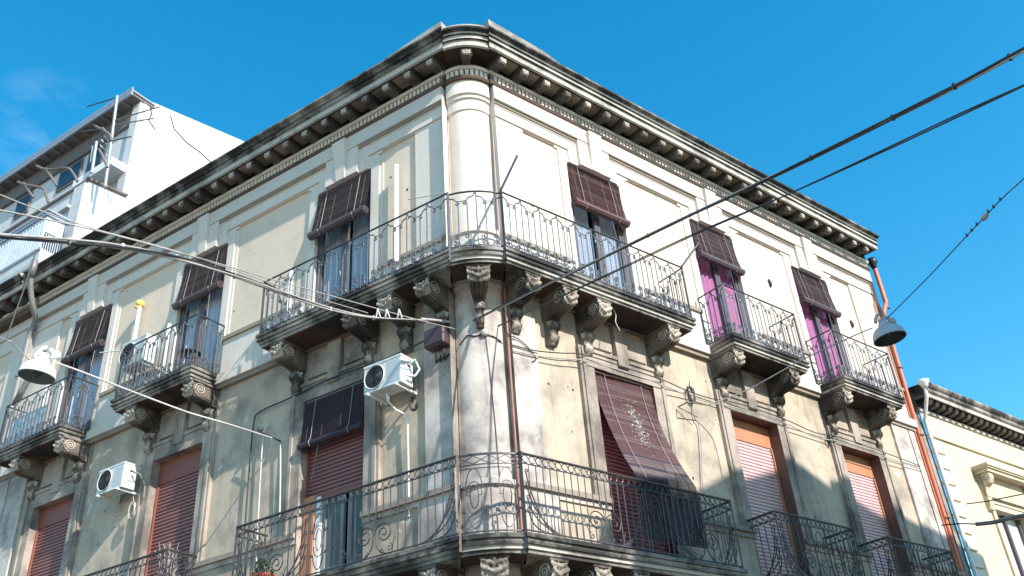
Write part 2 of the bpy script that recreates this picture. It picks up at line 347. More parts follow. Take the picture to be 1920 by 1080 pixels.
# ================================================================== CORNER BUILDING
CR = [2.39, 5.70, 9.04]; CL = [2.405, 6.20, 9.87]; HW = .67
UR, UL = 11.70, 12.12
bld = thing('corner_building', (MID.x, MID.y, 0), 'weathered cream and grey three-storey corner block with rounded corner, black cornice and iron balconies', 'building')
def facade_rects(C, U, side):
    r = [(0, U, -1.6, 3.5, 0, 'lower'), (0, U, 3.5, 7.6, -.02, 'lower'), (0, U, 7.86, 11.27, 0.0, 'trim')]
    # lower storey
    r += [(0, .56, 3.5, 7.6, .03, 'lowpil'), (U-1.05, U, 3.5, 7.6, .03, 'lowpil'), (U-.42, U-.37, 3.5, 7.6, 0.0, 'lowtrim')]
    for c in C:
        r += [(c-.97, c+.97, 3.5, 7.0, .05, 'lowtrim'), (c-.92, c-.86, 3.5, 6.92, .075, 'lowtrim'), (c+.86, c+.92, 3.5, 6.92, .075, 'lowtrim'),
              (c-.92, c+.92, 6.92, 6.98, .075, 'lowtrim'), (c-.62, c-.18, 7.06, 7.5, .03, 'lowtrim'), (c+.18, c+.62, 7.06, 7.5, .03, 'lowtrim'),
              (c-.92, c-.62, 7.0, 7.6, -.005, 'lowtrim'), (c+.62, c+.92, 7.0, 7.6, -.005, 'lowtrim')]
    r += [(0, U, 3.5, 4.38, .05, 'lowpil'), (0, U, 4.38, 4.46, .10, 'mouldbrown'), (.7, U-1.05, 3.5, 4.30, .02, 'lower')]
    # upper storey
    prev = .70
    edges = []
    for c in C: edges.append((prev, c-.94)); prev = c+.94
    edges.append((prev, U-1.0))
    for a, b in edges: r.append((a, b, 8.74, 11.25, -.045, 'panel'))
    r += [(0, U, 7.86, 8.60, .03, 'trim'), (0, U, 8.60, 8.68, .07, 'mouldbrown')]
    r += [(0, U, 11.27, 11.50, .03, 'trim'), (0, U, 11.50, 11.53, .045, 'trim'), (0, U, 11.53, 11.585, .07, 'mouldbrown'), (0, U, 11.585, 11.90, .115, 'frieze')]
    r += [(0, U, 7.6, 7.68, .06, 'mouldbrown'), (0, U, 7.68, 7.86, .11, 'trim')]
    for c in C:
        r += [(c-.40, c+.40, 10.97, 11.585, .095, 'trim'), (c-.62, c-.40, 10.97, 11.27, .03, 'trim'), (c+.40, c+.62, 10.97, 11.27, .03, 'trim'),
              (c-.94, c-HW, 8.68, 11.25, .0, 'trim'), (c+HW, c+.94, 8.68, 11.25, .0, 'trim'), (c-.94, c-.86, 8.74, 11.2, -.03, 'trim'), (c+.86, c+.94, 8.74, 11.2, -.03, 'trim'),
              (c-.90, c+.90, 7.86, 8.68, .0, 'trim')]
        r += [(c-HW, c+HW, 7.87, 10.97, None, 'trim'), (c-HW, c+HW, 3.51, 6.65, None, 'jamb' if side == 'R' and c > 1 else 'lowtrim')]
    r += [(0, U, 11.90, 12.70, .0, 'bed')]
    return r
for side, F, C, U in (('R', FR, CR, UR), ('L', FL, CL, UL)):
    mb = M(); relief(mb, F, facade_rects(C, U, side))
    e0 = .02
    # return at the rounded corner, roof line behind, end return
    for za, zb_, kk in ((-1.6, 7.6, 'lowtrim'), (7.6, 12.6, 'trim')): mb.add([F(0, .11, za), F(0, -.35, za), F(0, -.35, zb_), F(0, .11, zb_)], [(0, 1, 2, 3)], kk)
    mb.add([F(U, .12, -1.6), F(U, -9, -1.6), F(U, -9, 12.62), F(U, .12, 12.62)], [(0, 1, 2, 3)], 'rough')
    for c in C:      # keystones
        for dz in (0,):
            vs = [F(c-.10, .0, 10.965), F(c+.10, .0, 10.965), F(c+.165, .0, 11.84), F(c-.165, .0, 11.84), F(c-.10, .105, 10.965), F(c+.10, .105, 10.965), F(c+.165, .20, 11.84), F(c-.165, .20, 11.84)]
            mb.add(vs, [(4, 5, 6, 7), (0, 1, 5, 4), (1, 2, 6, 5), (2, 3, 7, 6), (3, 0, 4, 7)], 'trim')
            mb.prism(F, [(c-.12, 6.80), (c+.12, 6.80), (c+.15, 7.56), (c-.15, 7.56)], .0, .085, 'lowtrim')
    # bullet-like plaster scars and old fixing holes
    for i in range(26):
        u = random.uniform(.1, U-.3); z = random.choice((random.uniform(4.8, 7.2), random.uniform(9, 11.9)))
        if any(abs(u-c) < .95 for c in C): continue
        d = .125 if z > 11.6 else (-.016 if z < 7.2 else -.04)
        mb.blob((u, d-.004, z), random.uniform(.012, .026), 'room', (1, .4, 1.2), F, 6, 4)
    w = obj('wall', mb, bld)
# slab roof (keeps the sky out of the attic) and dark core behind openings
mb = M(); top = [FL(UL, .05, 12.60), FL(0, .05, 12.60), FC(0, .46, 12.60), FR(0, .05, 12.60), FR(UR, .05, 12.60), FR(UR, -9, 12.60), FL(UL, -9, 12.60)]
mb.add(top, [tuple(range(7))], 'crown'); obj('roof', mb, bld)
mb = M()
for F, U in ((FR, UR), (FL, UL)):
    mb.box(F, .45, U-.1, -1.6, -1.5, -1.5, 12.55, 'room')
    for zf in (3.45, 7.8): mb.box(F, .45, U-.1, -1.5, -.43, zf-.1, zf, 'room')
    for c in (4.2, 7.6): mb.box(F, c-.05, c+.05, -1.5, -.43, -1.5, 12.5, 'room')
obj('interior', mb, bld)
# rounded corner column
mb = M()
prof = [(-1.6, .46), (3.5, .46), (3.5, .48), (4.36, .48), (4.38, .53), (4.46, .53), (4.48, .46), (7.56, .46), (7.60, .52), (7.68, .52), (7.70, .57), (7.86, .57), (7.87, .49), (8.58, .49), (8.60, .53), (8.68, .53), (8.70, .45),
        (11.25, .45), (11.27, .475), (11.49, .475), (11.51, .51), (11.57, .51), (11.59, .545), (11.94, .545), (11.94, .44), (12.6, .44)]
NA = 20
rows = []
for z, r in prof:
    am = math.asin(min(.385/r, .99)); rows.append([FC(-am+2*am*i/NA, r, z) for i in range(NA+1)])
lo = sum(1 for z, r in prof if z < 7.6)
mb.grid(rows[:lo+1], 'lowpil', False); mb.grid(rows[lo:], 'trim', False)
for s in (-1, 1):      # the reveals either side of the column
    F = FR if s > 0 else FL
    for za, zb_, kk in ((-1.6, 7.6, 'lowtrim'), (7.6, 12.6, 'trim')): mb.add([F(0, .0, za), FB(s*.375, -.12, za), FB(s*.375, -.12, zb_), F(0, 0, zb_)], [(0, 1, 2, 3)], kk)
    mb.add([FB(s*.375, -.12, -1.6), FB(s*.375, .0, -1.6), FB(s*.375, .0, 12.6), FB(s*.375, -.12, 12.6)], [(0, 1, 2, 3)], 'trim')
obj('corner_column', mb, bld)

# ---- sweeping a profile round the corner
def ustart(n): return -.716*n + (0.0 if n < .15 else .02)
def run(mb, F, prof, u1, k, u0=None, cap=True):
    a = [F(ustart(n) if u0 is None else u0, n, z) for n, z in prof]; b = [F(u1, n, z) for n, z in prof]; N = len(prof)
    mb.add(a+b, [(i, i+1, N+i+1, N+i) for i in range(N-1)] + ([tuple(range(N)), tuple(range(N, 2*N))] if cap else []), k)
def arc(mb, prof, k, dr=0, half=.41, na=16):
    rows = []
    for n, z in prof:
        r = .46+n+dr; am = math.asin(min(half/r, .97)); rows.append([FC(-am+2*am*i/na, r, z) for i in range(na+1)])
    mb.grid(rows, k)
# cornice: (material, profile, corner only offset)
corn = thing if 0 else None
cor = M()
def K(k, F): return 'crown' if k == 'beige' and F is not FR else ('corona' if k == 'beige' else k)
strips = [('bed', [(-.05, 11.895), (.13, 11.895), (.15, 11.93), (.15, 11.96), (.13, 11.985), (.06, 11.99), (.06, 12.12)]),
          ('dentil', [(.06, 12.12), (.15, 12.12), (.165, 12.15), (.165, 12.18), (.05, 12.185)]),
          ('modil', [(.05, 12.185), (.05, 12.345)]),
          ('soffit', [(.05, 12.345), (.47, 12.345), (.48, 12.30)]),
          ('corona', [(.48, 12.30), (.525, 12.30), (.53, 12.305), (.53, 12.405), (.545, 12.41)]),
          ('crown', [(.545, 12.41), (.575, 12.43)]), ('beige', [(.575, 12.43), (.575, 12.455)]), ('crown', [(.575, 12.455), (.545, 12.46)]), ('beige', [(.545, 12.46), (.55, 12.535)]), ('crown', [(.55, 12.535), (.585, 12.54)]), ('beige', [(.585, 12.54), (.60, 12.57)]), ('crown', [(.60, 12.57), (.65, 12.60), (.67, 12.605), (.67, 12.65), (.63, 12.655), (-.3, 12.72)])]
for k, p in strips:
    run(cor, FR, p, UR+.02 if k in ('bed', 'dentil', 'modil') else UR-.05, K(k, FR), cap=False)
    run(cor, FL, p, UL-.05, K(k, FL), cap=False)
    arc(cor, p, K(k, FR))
# end return on the right: a cap in the profile's outline
outl = [(-.05, 11.93), (.135, 11.93), (.15, 12.0), (.165, 12.18), (.05, 12.345), (.48, 12.30), (.53, 12.305), (.53, 12.405), (.575, 12.43), (.55, 12.535), (.65, 12.60), (.67, 12.65), (-.3, 12.72)]
for F, U in ((FR, UR-.05), (FL, UL-.05)):
    cor.add([F(U, n, z) for n, z in outl], [tuple(range(len(outl)))], 'corona')
# little closing slivers at the two breaks beside the corner
for F in (FR, FL):
    cor.add([F(ustart(n), n, z) for n, z in outl], [tuple(range(len(outl)))], 'crown')
cornice = obj('cornice', cor, bld)
def dent(F, a, b):
    mb.box(F, a, b, .055, .128, 11.995, 12.112, 'dentil')
mb = M(); u = .03
while u < UR-.03: dent(FR, u, u+.052); u += .092
obj('dentil_row', mb, cornice); mb = M(); u = .03
while u < UL-.1: dent(FL, u, u+.052); u += .092
obj('dentil_row', mb, cornice); mb = M()
for i in range(-4, 5):
    a = i*.158; FF = lambda uu, n, z, a=a: FC(a+uu/.55, .46+n, z); mb.box(FF, -.027, .027, .055, .128, 11.995, 12.112, 'dentil')
obj('dentil_row', mb, cornice)
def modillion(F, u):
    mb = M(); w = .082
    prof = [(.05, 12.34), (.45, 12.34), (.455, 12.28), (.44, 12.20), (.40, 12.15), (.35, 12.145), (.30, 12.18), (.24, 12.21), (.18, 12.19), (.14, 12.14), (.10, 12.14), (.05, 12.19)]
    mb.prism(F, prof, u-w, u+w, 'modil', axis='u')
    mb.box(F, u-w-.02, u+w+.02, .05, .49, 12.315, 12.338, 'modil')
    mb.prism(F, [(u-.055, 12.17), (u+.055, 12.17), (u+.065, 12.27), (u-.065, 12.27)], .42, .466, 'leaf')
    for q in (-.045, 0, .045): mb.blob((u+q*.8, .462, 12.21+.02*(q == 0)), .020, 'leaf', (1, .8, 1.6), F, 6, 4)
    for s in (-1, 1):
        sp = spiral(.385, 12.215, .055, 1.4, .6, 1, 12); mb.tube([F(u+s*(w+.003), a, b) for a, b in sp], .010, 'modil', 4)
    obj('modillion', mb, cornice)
mb = M()
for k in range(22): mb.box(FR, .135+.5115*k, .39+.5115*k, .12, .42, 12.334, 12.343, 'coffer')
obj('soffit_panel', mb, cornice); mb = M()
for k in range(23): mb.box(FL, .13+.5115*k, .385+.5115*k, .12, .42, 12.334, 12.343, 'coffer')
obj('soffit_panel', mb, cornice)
for k in range(23): modillion(FR, -.03+.5115*k+.03)
for k in range(24): modillion(FL, .0+.5115*k)
modillion(lambda u, n, z: FC(u/.75, .46+n, z), 0)
# weathered blocks on top of the cornice
mb = M()
mb.prism(FR, [(-.40, 12.655), (1.30, 12.655), (1.22, 12.76), (.9, 12.84), (.5, 12.86), (-.40, 12.90)], .15, .60, 'cap'); obj('parapet_block', mb, bld); mb = M()
mb.prism(FL, [(-.40, 12.655), (.95, 12.655), (.85, 12.76), (.3, 12.82), (-.40, 12.87)], .15, .60, 'cap'); obj('parapet_block', mb, bld); mb = M()
arc(mb, [(.55, 12.62), (.56, 12.80), (.50, 12.86), (-.1, 12.88)], 'cap')
obj('parapet_block', mb, bld); mb = M()
mb.prism(FR, [(8.4, 12.66), (9.9, 12.66), (9.7, 12.78), (8.9, 12.83), (8.6, 12.76)], .25, .5, 'dentil')
obj('parapet_block', mb, bld)

# ---- brackets under balconies
def bracket(F, u, zb, parent, w=.128, depth=.57, rich=True):
    mb = M(); d = depth
    prof = [(0, 0), (d-.04, 0), (d-.01, -.045), (d+.005, -.12), (d-.01, -.19), (d-.05, -.25), (d-.11, -.29), (d-.19, -.305), (.24, -.315), (.15, -.33), (.10, -.37), (0, -.39)]
    mb.prism(F, [(a, zb+b) for a, b in prof], u-w, u+w, 'bracket', axis='u')
    mb.box(F, u-w-.03, u+w+.03, 0, d+.02, zb-.035, zb+.002, 'bracket')
    # fluted front: long ribs running under the scroll
    for q in (-.085, -.03, .03, .085):
        mb.tube([F(u+q, a, zb+b) for a, b in [(d-.04, -.25), (d-.10, -.295), (d-.19, -.312), (.30, -.318), (.2, -.325), (.13, -.345)]], .017, 'bracket', 5)
    # volutes on both cheeks
    for s in (-1, 1):
        sp = spiral(d-.15, zb-.15, .115, 2.2, -.3, 1, 26, .08); mb.tube([F(u+s*(w+.004), a, b) for a, b in sp], .013, 'leaf', 5)
        tail = bez((d-.15, zb-.275), (d-.30, zb-.28), (.22, zb-.28), (.06, zb-.32), 8)
        mb.tube([F(u+s*(w+.004), a, b) for a, b in tail], .011, 'bracket', 5)
    # acanthus on the nose
    rnd = random.Random(int(u*100)+5)
    rows = []; nose = [(d-.06, -.012), (d-.01, -.02), (d+.008, -.06), (d+.012, -.10), (d+.012, -.14), (d+.002, -.18), (d-.02, -.225), (d-.06, -.262)]
    pl = bez(nose[0], nose[2], nose[5], nose[7], 13)
    for j, (a, b) in enumerate(pl):
        q = j/13; row = []
        for i in range(15):
            x = -1+2*i/14; env = math.sin(PI*min(1, max(0, q*.95+.04)))**.5
            dd = .012+env*(.040*abs(math.sin(2.5*PI*x+1.1*math.sin(q*9)))**.8+.024*math.sin(q*19+abs(x)*5)+rnd.uniform(-.012, .012))
            an = -.2+q*1.25; row.append(F(u+x*(w+.014*env), a+dd*math.cos(an), zb+b-dd*math.sin(an)*.8))
        rows.append(row)
    mb.grid(rows, 'leaf', True)
    # pendant below
    w2 = w*.72
    pp = [(0, -.40), (.15, -.40), (.185, -.45), (.175, -.52), (.12, -.55), (.10, -.60), (.13, -.66), (.10, -.74), (.04, -.80), (0, -.80)]
    mb.prism(F, [(a, zb+b) for a, b in pp], u-w2, u+w2, 'bracket', axis='u')
    for s in (-1, 1):
        sp = spiral(.12, zb-.47, .055, 1.6, 0, 1, 14, .1); mb.tube([F(u+s*(w2+.003), a, b) for a, b in sp], .010, 'leaf', 4)
    rows = []
    for j in range(13):
        q = j/12; b = -.42-.37*q; a = .13-.06*q+.035*math.sin(q*11); wq = w2*(1.12+.25*math.sin(q*9+1))*(1-.45*q*q); row = []
        for i in range(11):
            x = -1+2*i/10; dd = .03*abs(math.sin(2*PI*x+1.2*math.sin(q*7)))**.7*(1-.5*x*x)+rnd.uniform(-.008, .008)
            row.append(F(u+x*wq, (a+dd)*(1-.55*x**4)+.01, zb+b+.012*math.cos(4*PI*x)))
        rows.append(row)
    mb.grid(rows, 'leaf', True)
    return obj('bracket', mb, parent)

# ---- railings
class Path:
    """balustrade line: list of straight or curved legs; P(s, h) -> world"""
    def __init__(p, pts): p.pts = [Vector(q) for q in pts]; p.L = [0]; [p.L.append(p.L[-1]+(p.pts[i+1]-p.pts[i]).length) for i in range(len(p.pts)-1)]; p.len = p.L[-1]
    def __call__(p, s, h, z0=0):
        s = max(0, min(p.len, s))
        for i in range(len(p.pts)-1):
            if s <= p.L[i+1] or i == len(p.pts)-2: break
        t = (s-p.L[i])/max(1e-6, p.L[i+1]-p.L[i]); q = p.pts[i].lerp(p.pts[i+1], t); return q + Z*(h+z0)
def T(mb, P, pl, r, k, sides=4): mb.tube([P(s, h) for s, h in pl], r, k, sides)
def rail_upper(mb, P, H=1.07, k='ironblue', n=None):
    L = P.len; n = n or max(1, round(L/.39)); w = L/n
    ss = [L*i/max(1, int(L/.15)) for i in range(int(L/.15)+1)]
    T(mb, P, [(s, H) for s in ss], .017, 'iron', 6); T(mb, P, [(s, .05) for s in ss], .011, 'iron')
    for i in range(n):
        a = i*w; c = a+w/2
        for q in (0, w/3, 2*w/3): T(mb, P, [(a+q+.02, .02), (a+q+.02, H-.20 if q else H-.02)], .0125, k)
        for s in (-1, 1):
            T(mb, P, bez((c+s*w/2, H-.02), (c+s*w*.42, H-.16), (c+s*w*.30, H-.05), (c+s*.075, H-.17), 6)+spiral(c+s*.055, H-.215, .042, 1.25, PI/2 if s > 0 else PI/2, s*-1 if 0 else (1 if s > 0 else -1)*-1, 9), .0118, k)
            T(mb, P, bez((c+s*.03, .06), (c+s*.03, .14), (c+s*.14, .12), (c+s*.13, .20), 6)+spiral(c+s*.085, .22, .055, 1.4, 0 if s > 0 else PI, s, 9), .0118, k)
            T(mb, P, spiral(c+s*.105, .105, .05, 1.4, -PI/2, -s, 9), .0118, k)
        T(mb, P, [(c-.07, H-.175), (c+.07, H-.175)], .008, k); T(mb, P, [(a+s_*w/12, .05+.022*(s_ % 2)) for s_ in range(13)], .007, k)
def rings(mb, P, a, b, z, r, k):
    n = max(1, round((b-a)/(2*r+.012))); w = (b-a)/n
    for i in range(n):
        c = a+w*(i+.5); T(mb, P, [(c+r*math.cos(t*PI/5), z+r*math.sin(t*PI/5)) for t in range(11)], .0078, k)
def bigpair(mb, P, c, k, H=1.07, R=.155):
    for s in (-1, 1):
        T(mb, P, spiral(c+s*(R+.01), .33, R, 1.9, 0 if s < 0 else PI, -s, 26, .12), .0095, k, 5)
        T(mb, P, bez((c+s*.02, .33), (c+s*.02, .12), (c+s*.10, .05), (c+s*.30, .03), 8), .009, k, 5)
        T(mb, P, bez((c+s*.012, .36), (c+s*.012, .50), (c+s*.03, .56), (c+s*.06, .60), 5)+spiral(c+s*.055, .57, .04, 1.2, PI/2, -s, 9), .008, k)
        T(mb, P, spiral(c+s*.27, .115, .055, 1.3, PI/2, -s, 10), .008, k)
        T(mb, P, spiral(c+s*.14, .085, .04, 1.2, PI/2, s, 9), .007, k)
        T(mb, P, bez((c+s*.30, .03), (c+s*.34, .1), (c+s*.31, .2), (c+s*.36, .24), 5), .007, k)
def fan(mb, P, s0, d, k, H=1.07):
    """curves sweeping up to the post at s0 from the floor, d = direction away from the post"""
    for j, (top, reach) in enumerate([(.88, .50), (.70, .60), (.52, .66), (.36, .62)]):
        T(mb, P, bez((s0+d*reach, .035), (s0+d*(reach-.22), .06), (s0+d*.10, top-.38), (s0+d*.045, top-.08), 9)+spiral(s0+d*.06, top-.045, .038, 1.2, -PI/2, -d, 9), .0085, k, 4)
def ovalm(mb, P, c, k, H=1.07):
    T(mb, P, [(c+.055*math.cos(t*PI/8), .50+.155*math.sin(t*PI/8)) for t in range(17)], .008, k)
    for s in (-1, 1):
        T(mb, P, bez((c, .88), (c+s*.09, .86), (c+s*.10, .70), (c+s*.115, .60), 8)+spiral(c+s*.15, .63, .03, 1, PI, -s, 7), .008, k)
        T(mb, P, bez((c, .70), (c+s*.08, .70), (c+s*.10, .6), (c+s*.10, .52), 6), .007, k)
        T(mb, P, bez((c, .08), (c+s*.07, .10), (c+s*.09, .22), (c+s*.10, .30), 7)+spiral(c+s*.135, .30, .03, 1, PI, s, 7), .008, k)
        T(mb, P, bez((c, .26), (c+s*.06, .26), (c+s*.09, .34), (c+s*.09, .42), 6), .007, k)
    T(mb, P, [(c-.10, .52), (c-.055, .52)], .006, k); T(mb, P, [(c+.055, .52), (c+.10, .52)], .006, k)
def rail_lower(mb, P, marks, H=1.07, k='iron'):
    L = P.len; N = max(1, int(L/.15)); ss = [L*i/N for i in range(N+1)]
    T(mb, P, [(s, H) for s in ss], .018, k, 6); T(mb, P, [(s, H-.135) for s in ss], .010, k); T(mb, P, [(s, .04) for s in ss], .012, k)
    rings(mb, P, .02, L-.02, H-.0675, .052, k)
    nb = max(2, round(L/.125))
    for i in range(1, nb):
        s = L*i/nb; lo = .04
        for kind, c, d in marks:
            if kind == 'pair' and abs(s-c) < .30: lo = max(lo, .50)
            if kind == 'oval' and abs(s-c) < .16: lo = 2
        if lo < 1: T(mb, P, [(s, lo), (s, H-.135)], .0098, k)
    for kind, c, d in marks:
        if kind == 'pair': bigpair(mb, P, c, k)
        elif kind == 'fan': fan(mb, P, c, d, k)
        else:
            ovalm(mb, P, c, k)
            for s in (-1, 1): T(mb, P, [(c+s*.17, .04), (c+s*.17, H-.135)], .009, k)
def slab(mb, F, u0, u1, z, corner=False, dn=.68):
    """moulded balcony slab: top z, 24 cm deep"""
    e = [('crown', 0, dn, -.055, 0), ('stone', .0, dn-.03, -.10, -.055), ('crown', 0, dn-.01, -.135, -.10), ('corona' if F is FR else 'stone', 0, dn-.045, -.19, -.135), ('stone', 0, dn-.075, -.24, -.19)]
    for k, n0, n1, z0, z1 in e:
        i = dn-n1
        if corner:
            us = ustart(n1)+.01
            mb.prism(lambda a, b, c: F(a, b, c), [(n0-.05, z+z0), (n1, z+z0), (n1, z+z1), (n0-.05, z+z1)], 0, 0, k, 'u') if 0 else None
            vs = [F(0, -.05, z+z0), F(us, n1, z+z0), F(u1-i, n1, z+z0), F(u1-i, -.05, z+z0)]
            vs += [v + Z*(z1-z0) for v in vs]
            mb.add(vs, [(0, 1, 2, 3), (7, 6, 5, 4), (0, 4, 5, 1), (1, 5, 6, 2), (2, 6, 7, 3)], k)
        else: mb.box(F, u0+i, u1-i, n0-.05, n1, z+z0, z+z1, k)
    # dark soffit panel with a border
    a = (0.02 if corner else u0+.10); b = u1-.10
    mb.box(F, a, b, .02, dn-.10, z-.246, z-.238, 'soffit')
def leg(F, pts): return [F(*p) for p in pts]
DN = .635
def arcpts(z, n=DN, N=10):
    r = .46+n+.02; am = math.asin(.42/r); return [FC(-am+2*am*i/N, r, z) for i in range(N+1)]
def post(mb, p, z, k='ironblue', r=.018, H=1.07): mb.tube([p+Z*z*0, p+Z*(H+.01)], r, k, 4)
def corner_balcony(z, uR, uL, upper):
    mb = M()
    slab(mb, FR, 0, uR, z, True); slab(mb, FL, 0, uL, z, True)
    prof = [(.16, z-.24), (.605, z-.24), (.605, z-.19), (.635, z-.19), (.635, z-.135), (.67, z-.135), (.67, z-.10), (.65, z-.10), (.65, z-.055), (.68, z-.055), (.68, z), (-.1, z)]
    ks = ['soffit', 'stone', 'stone', 'corona', 'corona', 'crown', 'crown', 'stone', 'stone', 'crown', 'crown']
    for i in range(len(prof)-1): arc(mb, prof[i:i+2], ks[i], .02, .42)
    b = obj('balcony', mb, bld)
    for uu in (.12, .87, 1.60, uR-.52): bracket(FR, uu, z-.245, b)
    for uu in (.14, .88, 1.62, uL-.43): bracket(FL, uu, z-.245, b)
    bracket(lambda u, n, zz: FC(u/.8, .46+n, zz), 0, z-.245, b, w=.12)
    rb = M()
    gR = Path([FR(-.44, DN, z), FR(uR-.05, DN, z)]); gRs = Path([FR(uR-.05, DN, z), FR(uR-.05, .02, z)])
    gL = Path([FL(-.44, DN, z), FL(uL-.05, DN, z)]); gLs = Path([FL(uL-.05, DN, z), FL(uL-.05, .02, z)])
    gC = Path(arcpts(z))
    if upper:
        for g in (gR, gL): rail_upper(rb, g)
        for g in (gRs, gLs): rail_upper(rb, g, n=2)
        rail_upper(rb, gC, n=2)
    else:
        for g, u in ((gR, uR), (gL, uL)):
            rail_lower(rb, g, [('fan', .03, 1), ('pair', 1.42, 0), ('oval', 2.45, 0), ('fan', 2.22, -1), ('fan', 2.66, 1), ('pair', 3.42, 0)])
        for g in (gRs, gLs): rail_lower(rb, g, [('fan', .02, 1)])
        L = gC.len; N = 10; ss = [L*i/N for i in range(N+1)]
        for h, r in ((1.07, .018), (.93, .009), (.88, .008), (.04, .012)): T(rb, gC, [(s, h) for s in ss], r, 'iron')
        T(rb, gC, [(0, .94), (L/4, 1.05), (L/2, .94), (3*L/4, 1.05), (L, .94)], .007, 'iron'); T(rb, gC, [(0, 1.05), (L/4, .94), (L/2, 1.05), (3*L/4, .94), (L, 1.05)], .007, 'iron')
        T(rb, gC, [(L/2, .04), (L/2, 1.07)], .010, 'iron')
        for c in (L*.25, L*.75): ovalm(rb, gC, c, 'iron')
    obj('railing', rb, b)
    for F, u, k, r in ((FR, -.44, 'ironblack', .028), (FL, -.44, 'wood' if not upper else 'ironblue', .022), (FR, uR-.05, 'iron', .015), (FL, uL-.05, 'iron', .015)):
        pm = M(); p = F(u, DN, z); pm.tube([p - Z*.2*(r > .02), p + Z*1.09], r, k, 4); obj('post', pm, b)
    return b
corner_balcony(7.86, 3.74, 3.66, True)
corner_balcony(3.50, 3.80, 3.78, False)
def small_balcony(F, u0, u1, z, upper, bs):
    mb = M(); slab(mb, F, u0, u1, z, dn=.69)
    b = obj('balcony', mb, bld)
    for uu in bs: bracket(F, uu, z-.245, b)
    rb = M()
    for g, n in ((Path([F(u0+.05, .02, z), F(u0+.05, DN+.01, z)]), 2), (Path([F(u0+.05, DN+.01, z), F(u1-.05, DN+.01, z)]), None), (Path([F(u1-.05, DN+.01, z), F(u1-.05, .02, z)]), 2)):
        if upper: rail_upper(rb, g, n=n)
        else:
            L = g.len
            rail_lower(rb, g, [('fan', L-.02, -1)] if g.len < 1 and n == 2 and (g.pts[0]-F(u0+.05, .02, z)).length < .1 else ([('fan', .02, 1)] if g.len < 1 else [('fan', .02, 1), ('fan', L-.02, -1), ('oval', L/2, 0), ('pair', L/2-.55, 0), ('pair', L/2+.55, 0)]))
    for uu in (u0+.05, u1-.05): rb.tube([F(uu, DN+.01, z), F(uu, DN+.01, z+1.08)], .014, 'iron', 4)
    obj('railing', rb, b)
small_balcony(FR, 4.72, 6.97, 7.86, True, (4.90, 6.52)); small_balcony(FR, 8.08, 10.28, 7.86, True, (8.22, 9.80))
small_balcony(FL, 5.27, 7.53, 7.86, True, (5.42, 7.02)); small_balcony(FL, 9.08, 11.40, 7.86, True, (9.17, 10.66))
small_balcony(FR, 4.78, 7.05, 3.50, False, (4.95, 6.6)); small_balcony(FR, 8.02, 10.30, 3.50, False, (8.2, 9.8))
small_balcony(FL, 5.25, 7.50, 3.50, False, (5.42, 7.02)); small_balcony(FL, 9.08, 11.40, 3.50, False, (9.2, 10.7))

# ---- windows
def leaf(mb, F, a, b, z0, z1, n, k, panes=None):
    w = .07
    mb.box(F, a, a+w, n, n+.05, z0, z1, k); mb.box(F, b-w, b, n, n+.05, z0, z1, k)
    mb.box(F, a+w, b-w, n, n+.045, z0, z0+.35, k); mb.box(F, a+w, b-w, n, n+.045, z1-w, z1, k)
def french(F, c, z0, z1, k='frame', pane='glass'):
    mb = M(); n = -.13
    mb.box(F, c-HW, c-HW+.05, n-.05, n+.06, z0, z1, k); mb.box(F, c+HW-.05, c+HW, n-.05, n+.06, z0, z1, k); mb.box(F, c-HW+.05, c+HW-.05, n-.05, n+.06, z1-.05, z1, k)
    w = obj('window', mb, bld)
    for a, b in ((c-HW+.05, c-.004), (c+.004, c+HW-.05)):
        m2 = M(); leaf(m2, F, a, b, z0+.01, z1-.05, n, k); obj('frame', m2, w)
        m3 = M(); m3.add([F(a+.07, n+.015, z0+.36), F(b-.07, n+.015, z0+.36), F(b-.07, n+.015, z1-.12), F(a+.07, n+.015, z1-.12)], [(0, 1, 2, 3)], pane); obj('pane', m3, w)
    m4 = M(); m4.tube([F(c+.045, n+.05, z0+1.05), F(c+.045, n+.09, z0+1.05), F(c+.045, n+.09, z0+1.15)], .008, 'galv', 5); obj('handle', m4, w)
    return w
def shutter(F, c, ztop, zbot, zbox, kb, ks, n=-.13, w=None):
    mb = M(); mb.box(F, c-HW+.003, c+HW-.003, n-.08, n+.015, zbox, ztop-.003, kb)
    mb.box(F, c-HW+.003, c-HW+.04, n-.05, n+.03, zbot, zbox, kb); mb.box(F, c+HW-.04, c+HW-.003, n-.05, n+.03, zbot, zbox, kb)
    o = obj('window', mb, bld)
    m2 = M(); z = zbox; p = .066; pr = []
    while z > zbot:
        pr += [(n-.03, z), (n-.004, z-.008), (n, z-.028), (n-.004, z-.048), (n-.03, z-.056), (n-.03, z-p)]; z -= p
    m2.grid([[F(c-HW+.04, a, b), F(c+HW-.04, a, b)] for a, b in pr], ks); m2.box(F, c-HW+.04, c+HW-.04, n-.03, n+.012, z-.05, z+.003, kb)
    obj('roller_shutter', m2, o); return o
def curtain(F, c, z0, z1, k, label, n=-.205, a=-.58, b=.58, name='curtain', gather=False):
    mb = M(); N = 60; rows = []
    ph = random.uniform(0, 6)
    for j, z in enumerate([z0, z0+.5, (z0+z1)/2, z1-.35, z1-.15, z1]):
        rows.append([F(c+a+(b-a)*i/N, n+.024*math.sin(i*.95+ph+.6*math.sin(i*.31+ph))+.006*math.sin(j+i*.3), z) for i in range(N+1)])
    mb.grid(rows, k, True)
    if gather:
        for i in range(9): mb.blob((c+a+(b-a)*(i+.5)/9, n, z1-.10), .05, k, (1, .35, 1), F)
    return tag(obj(name, mb, origin=F(c, n, z0)), label, 'curtain')
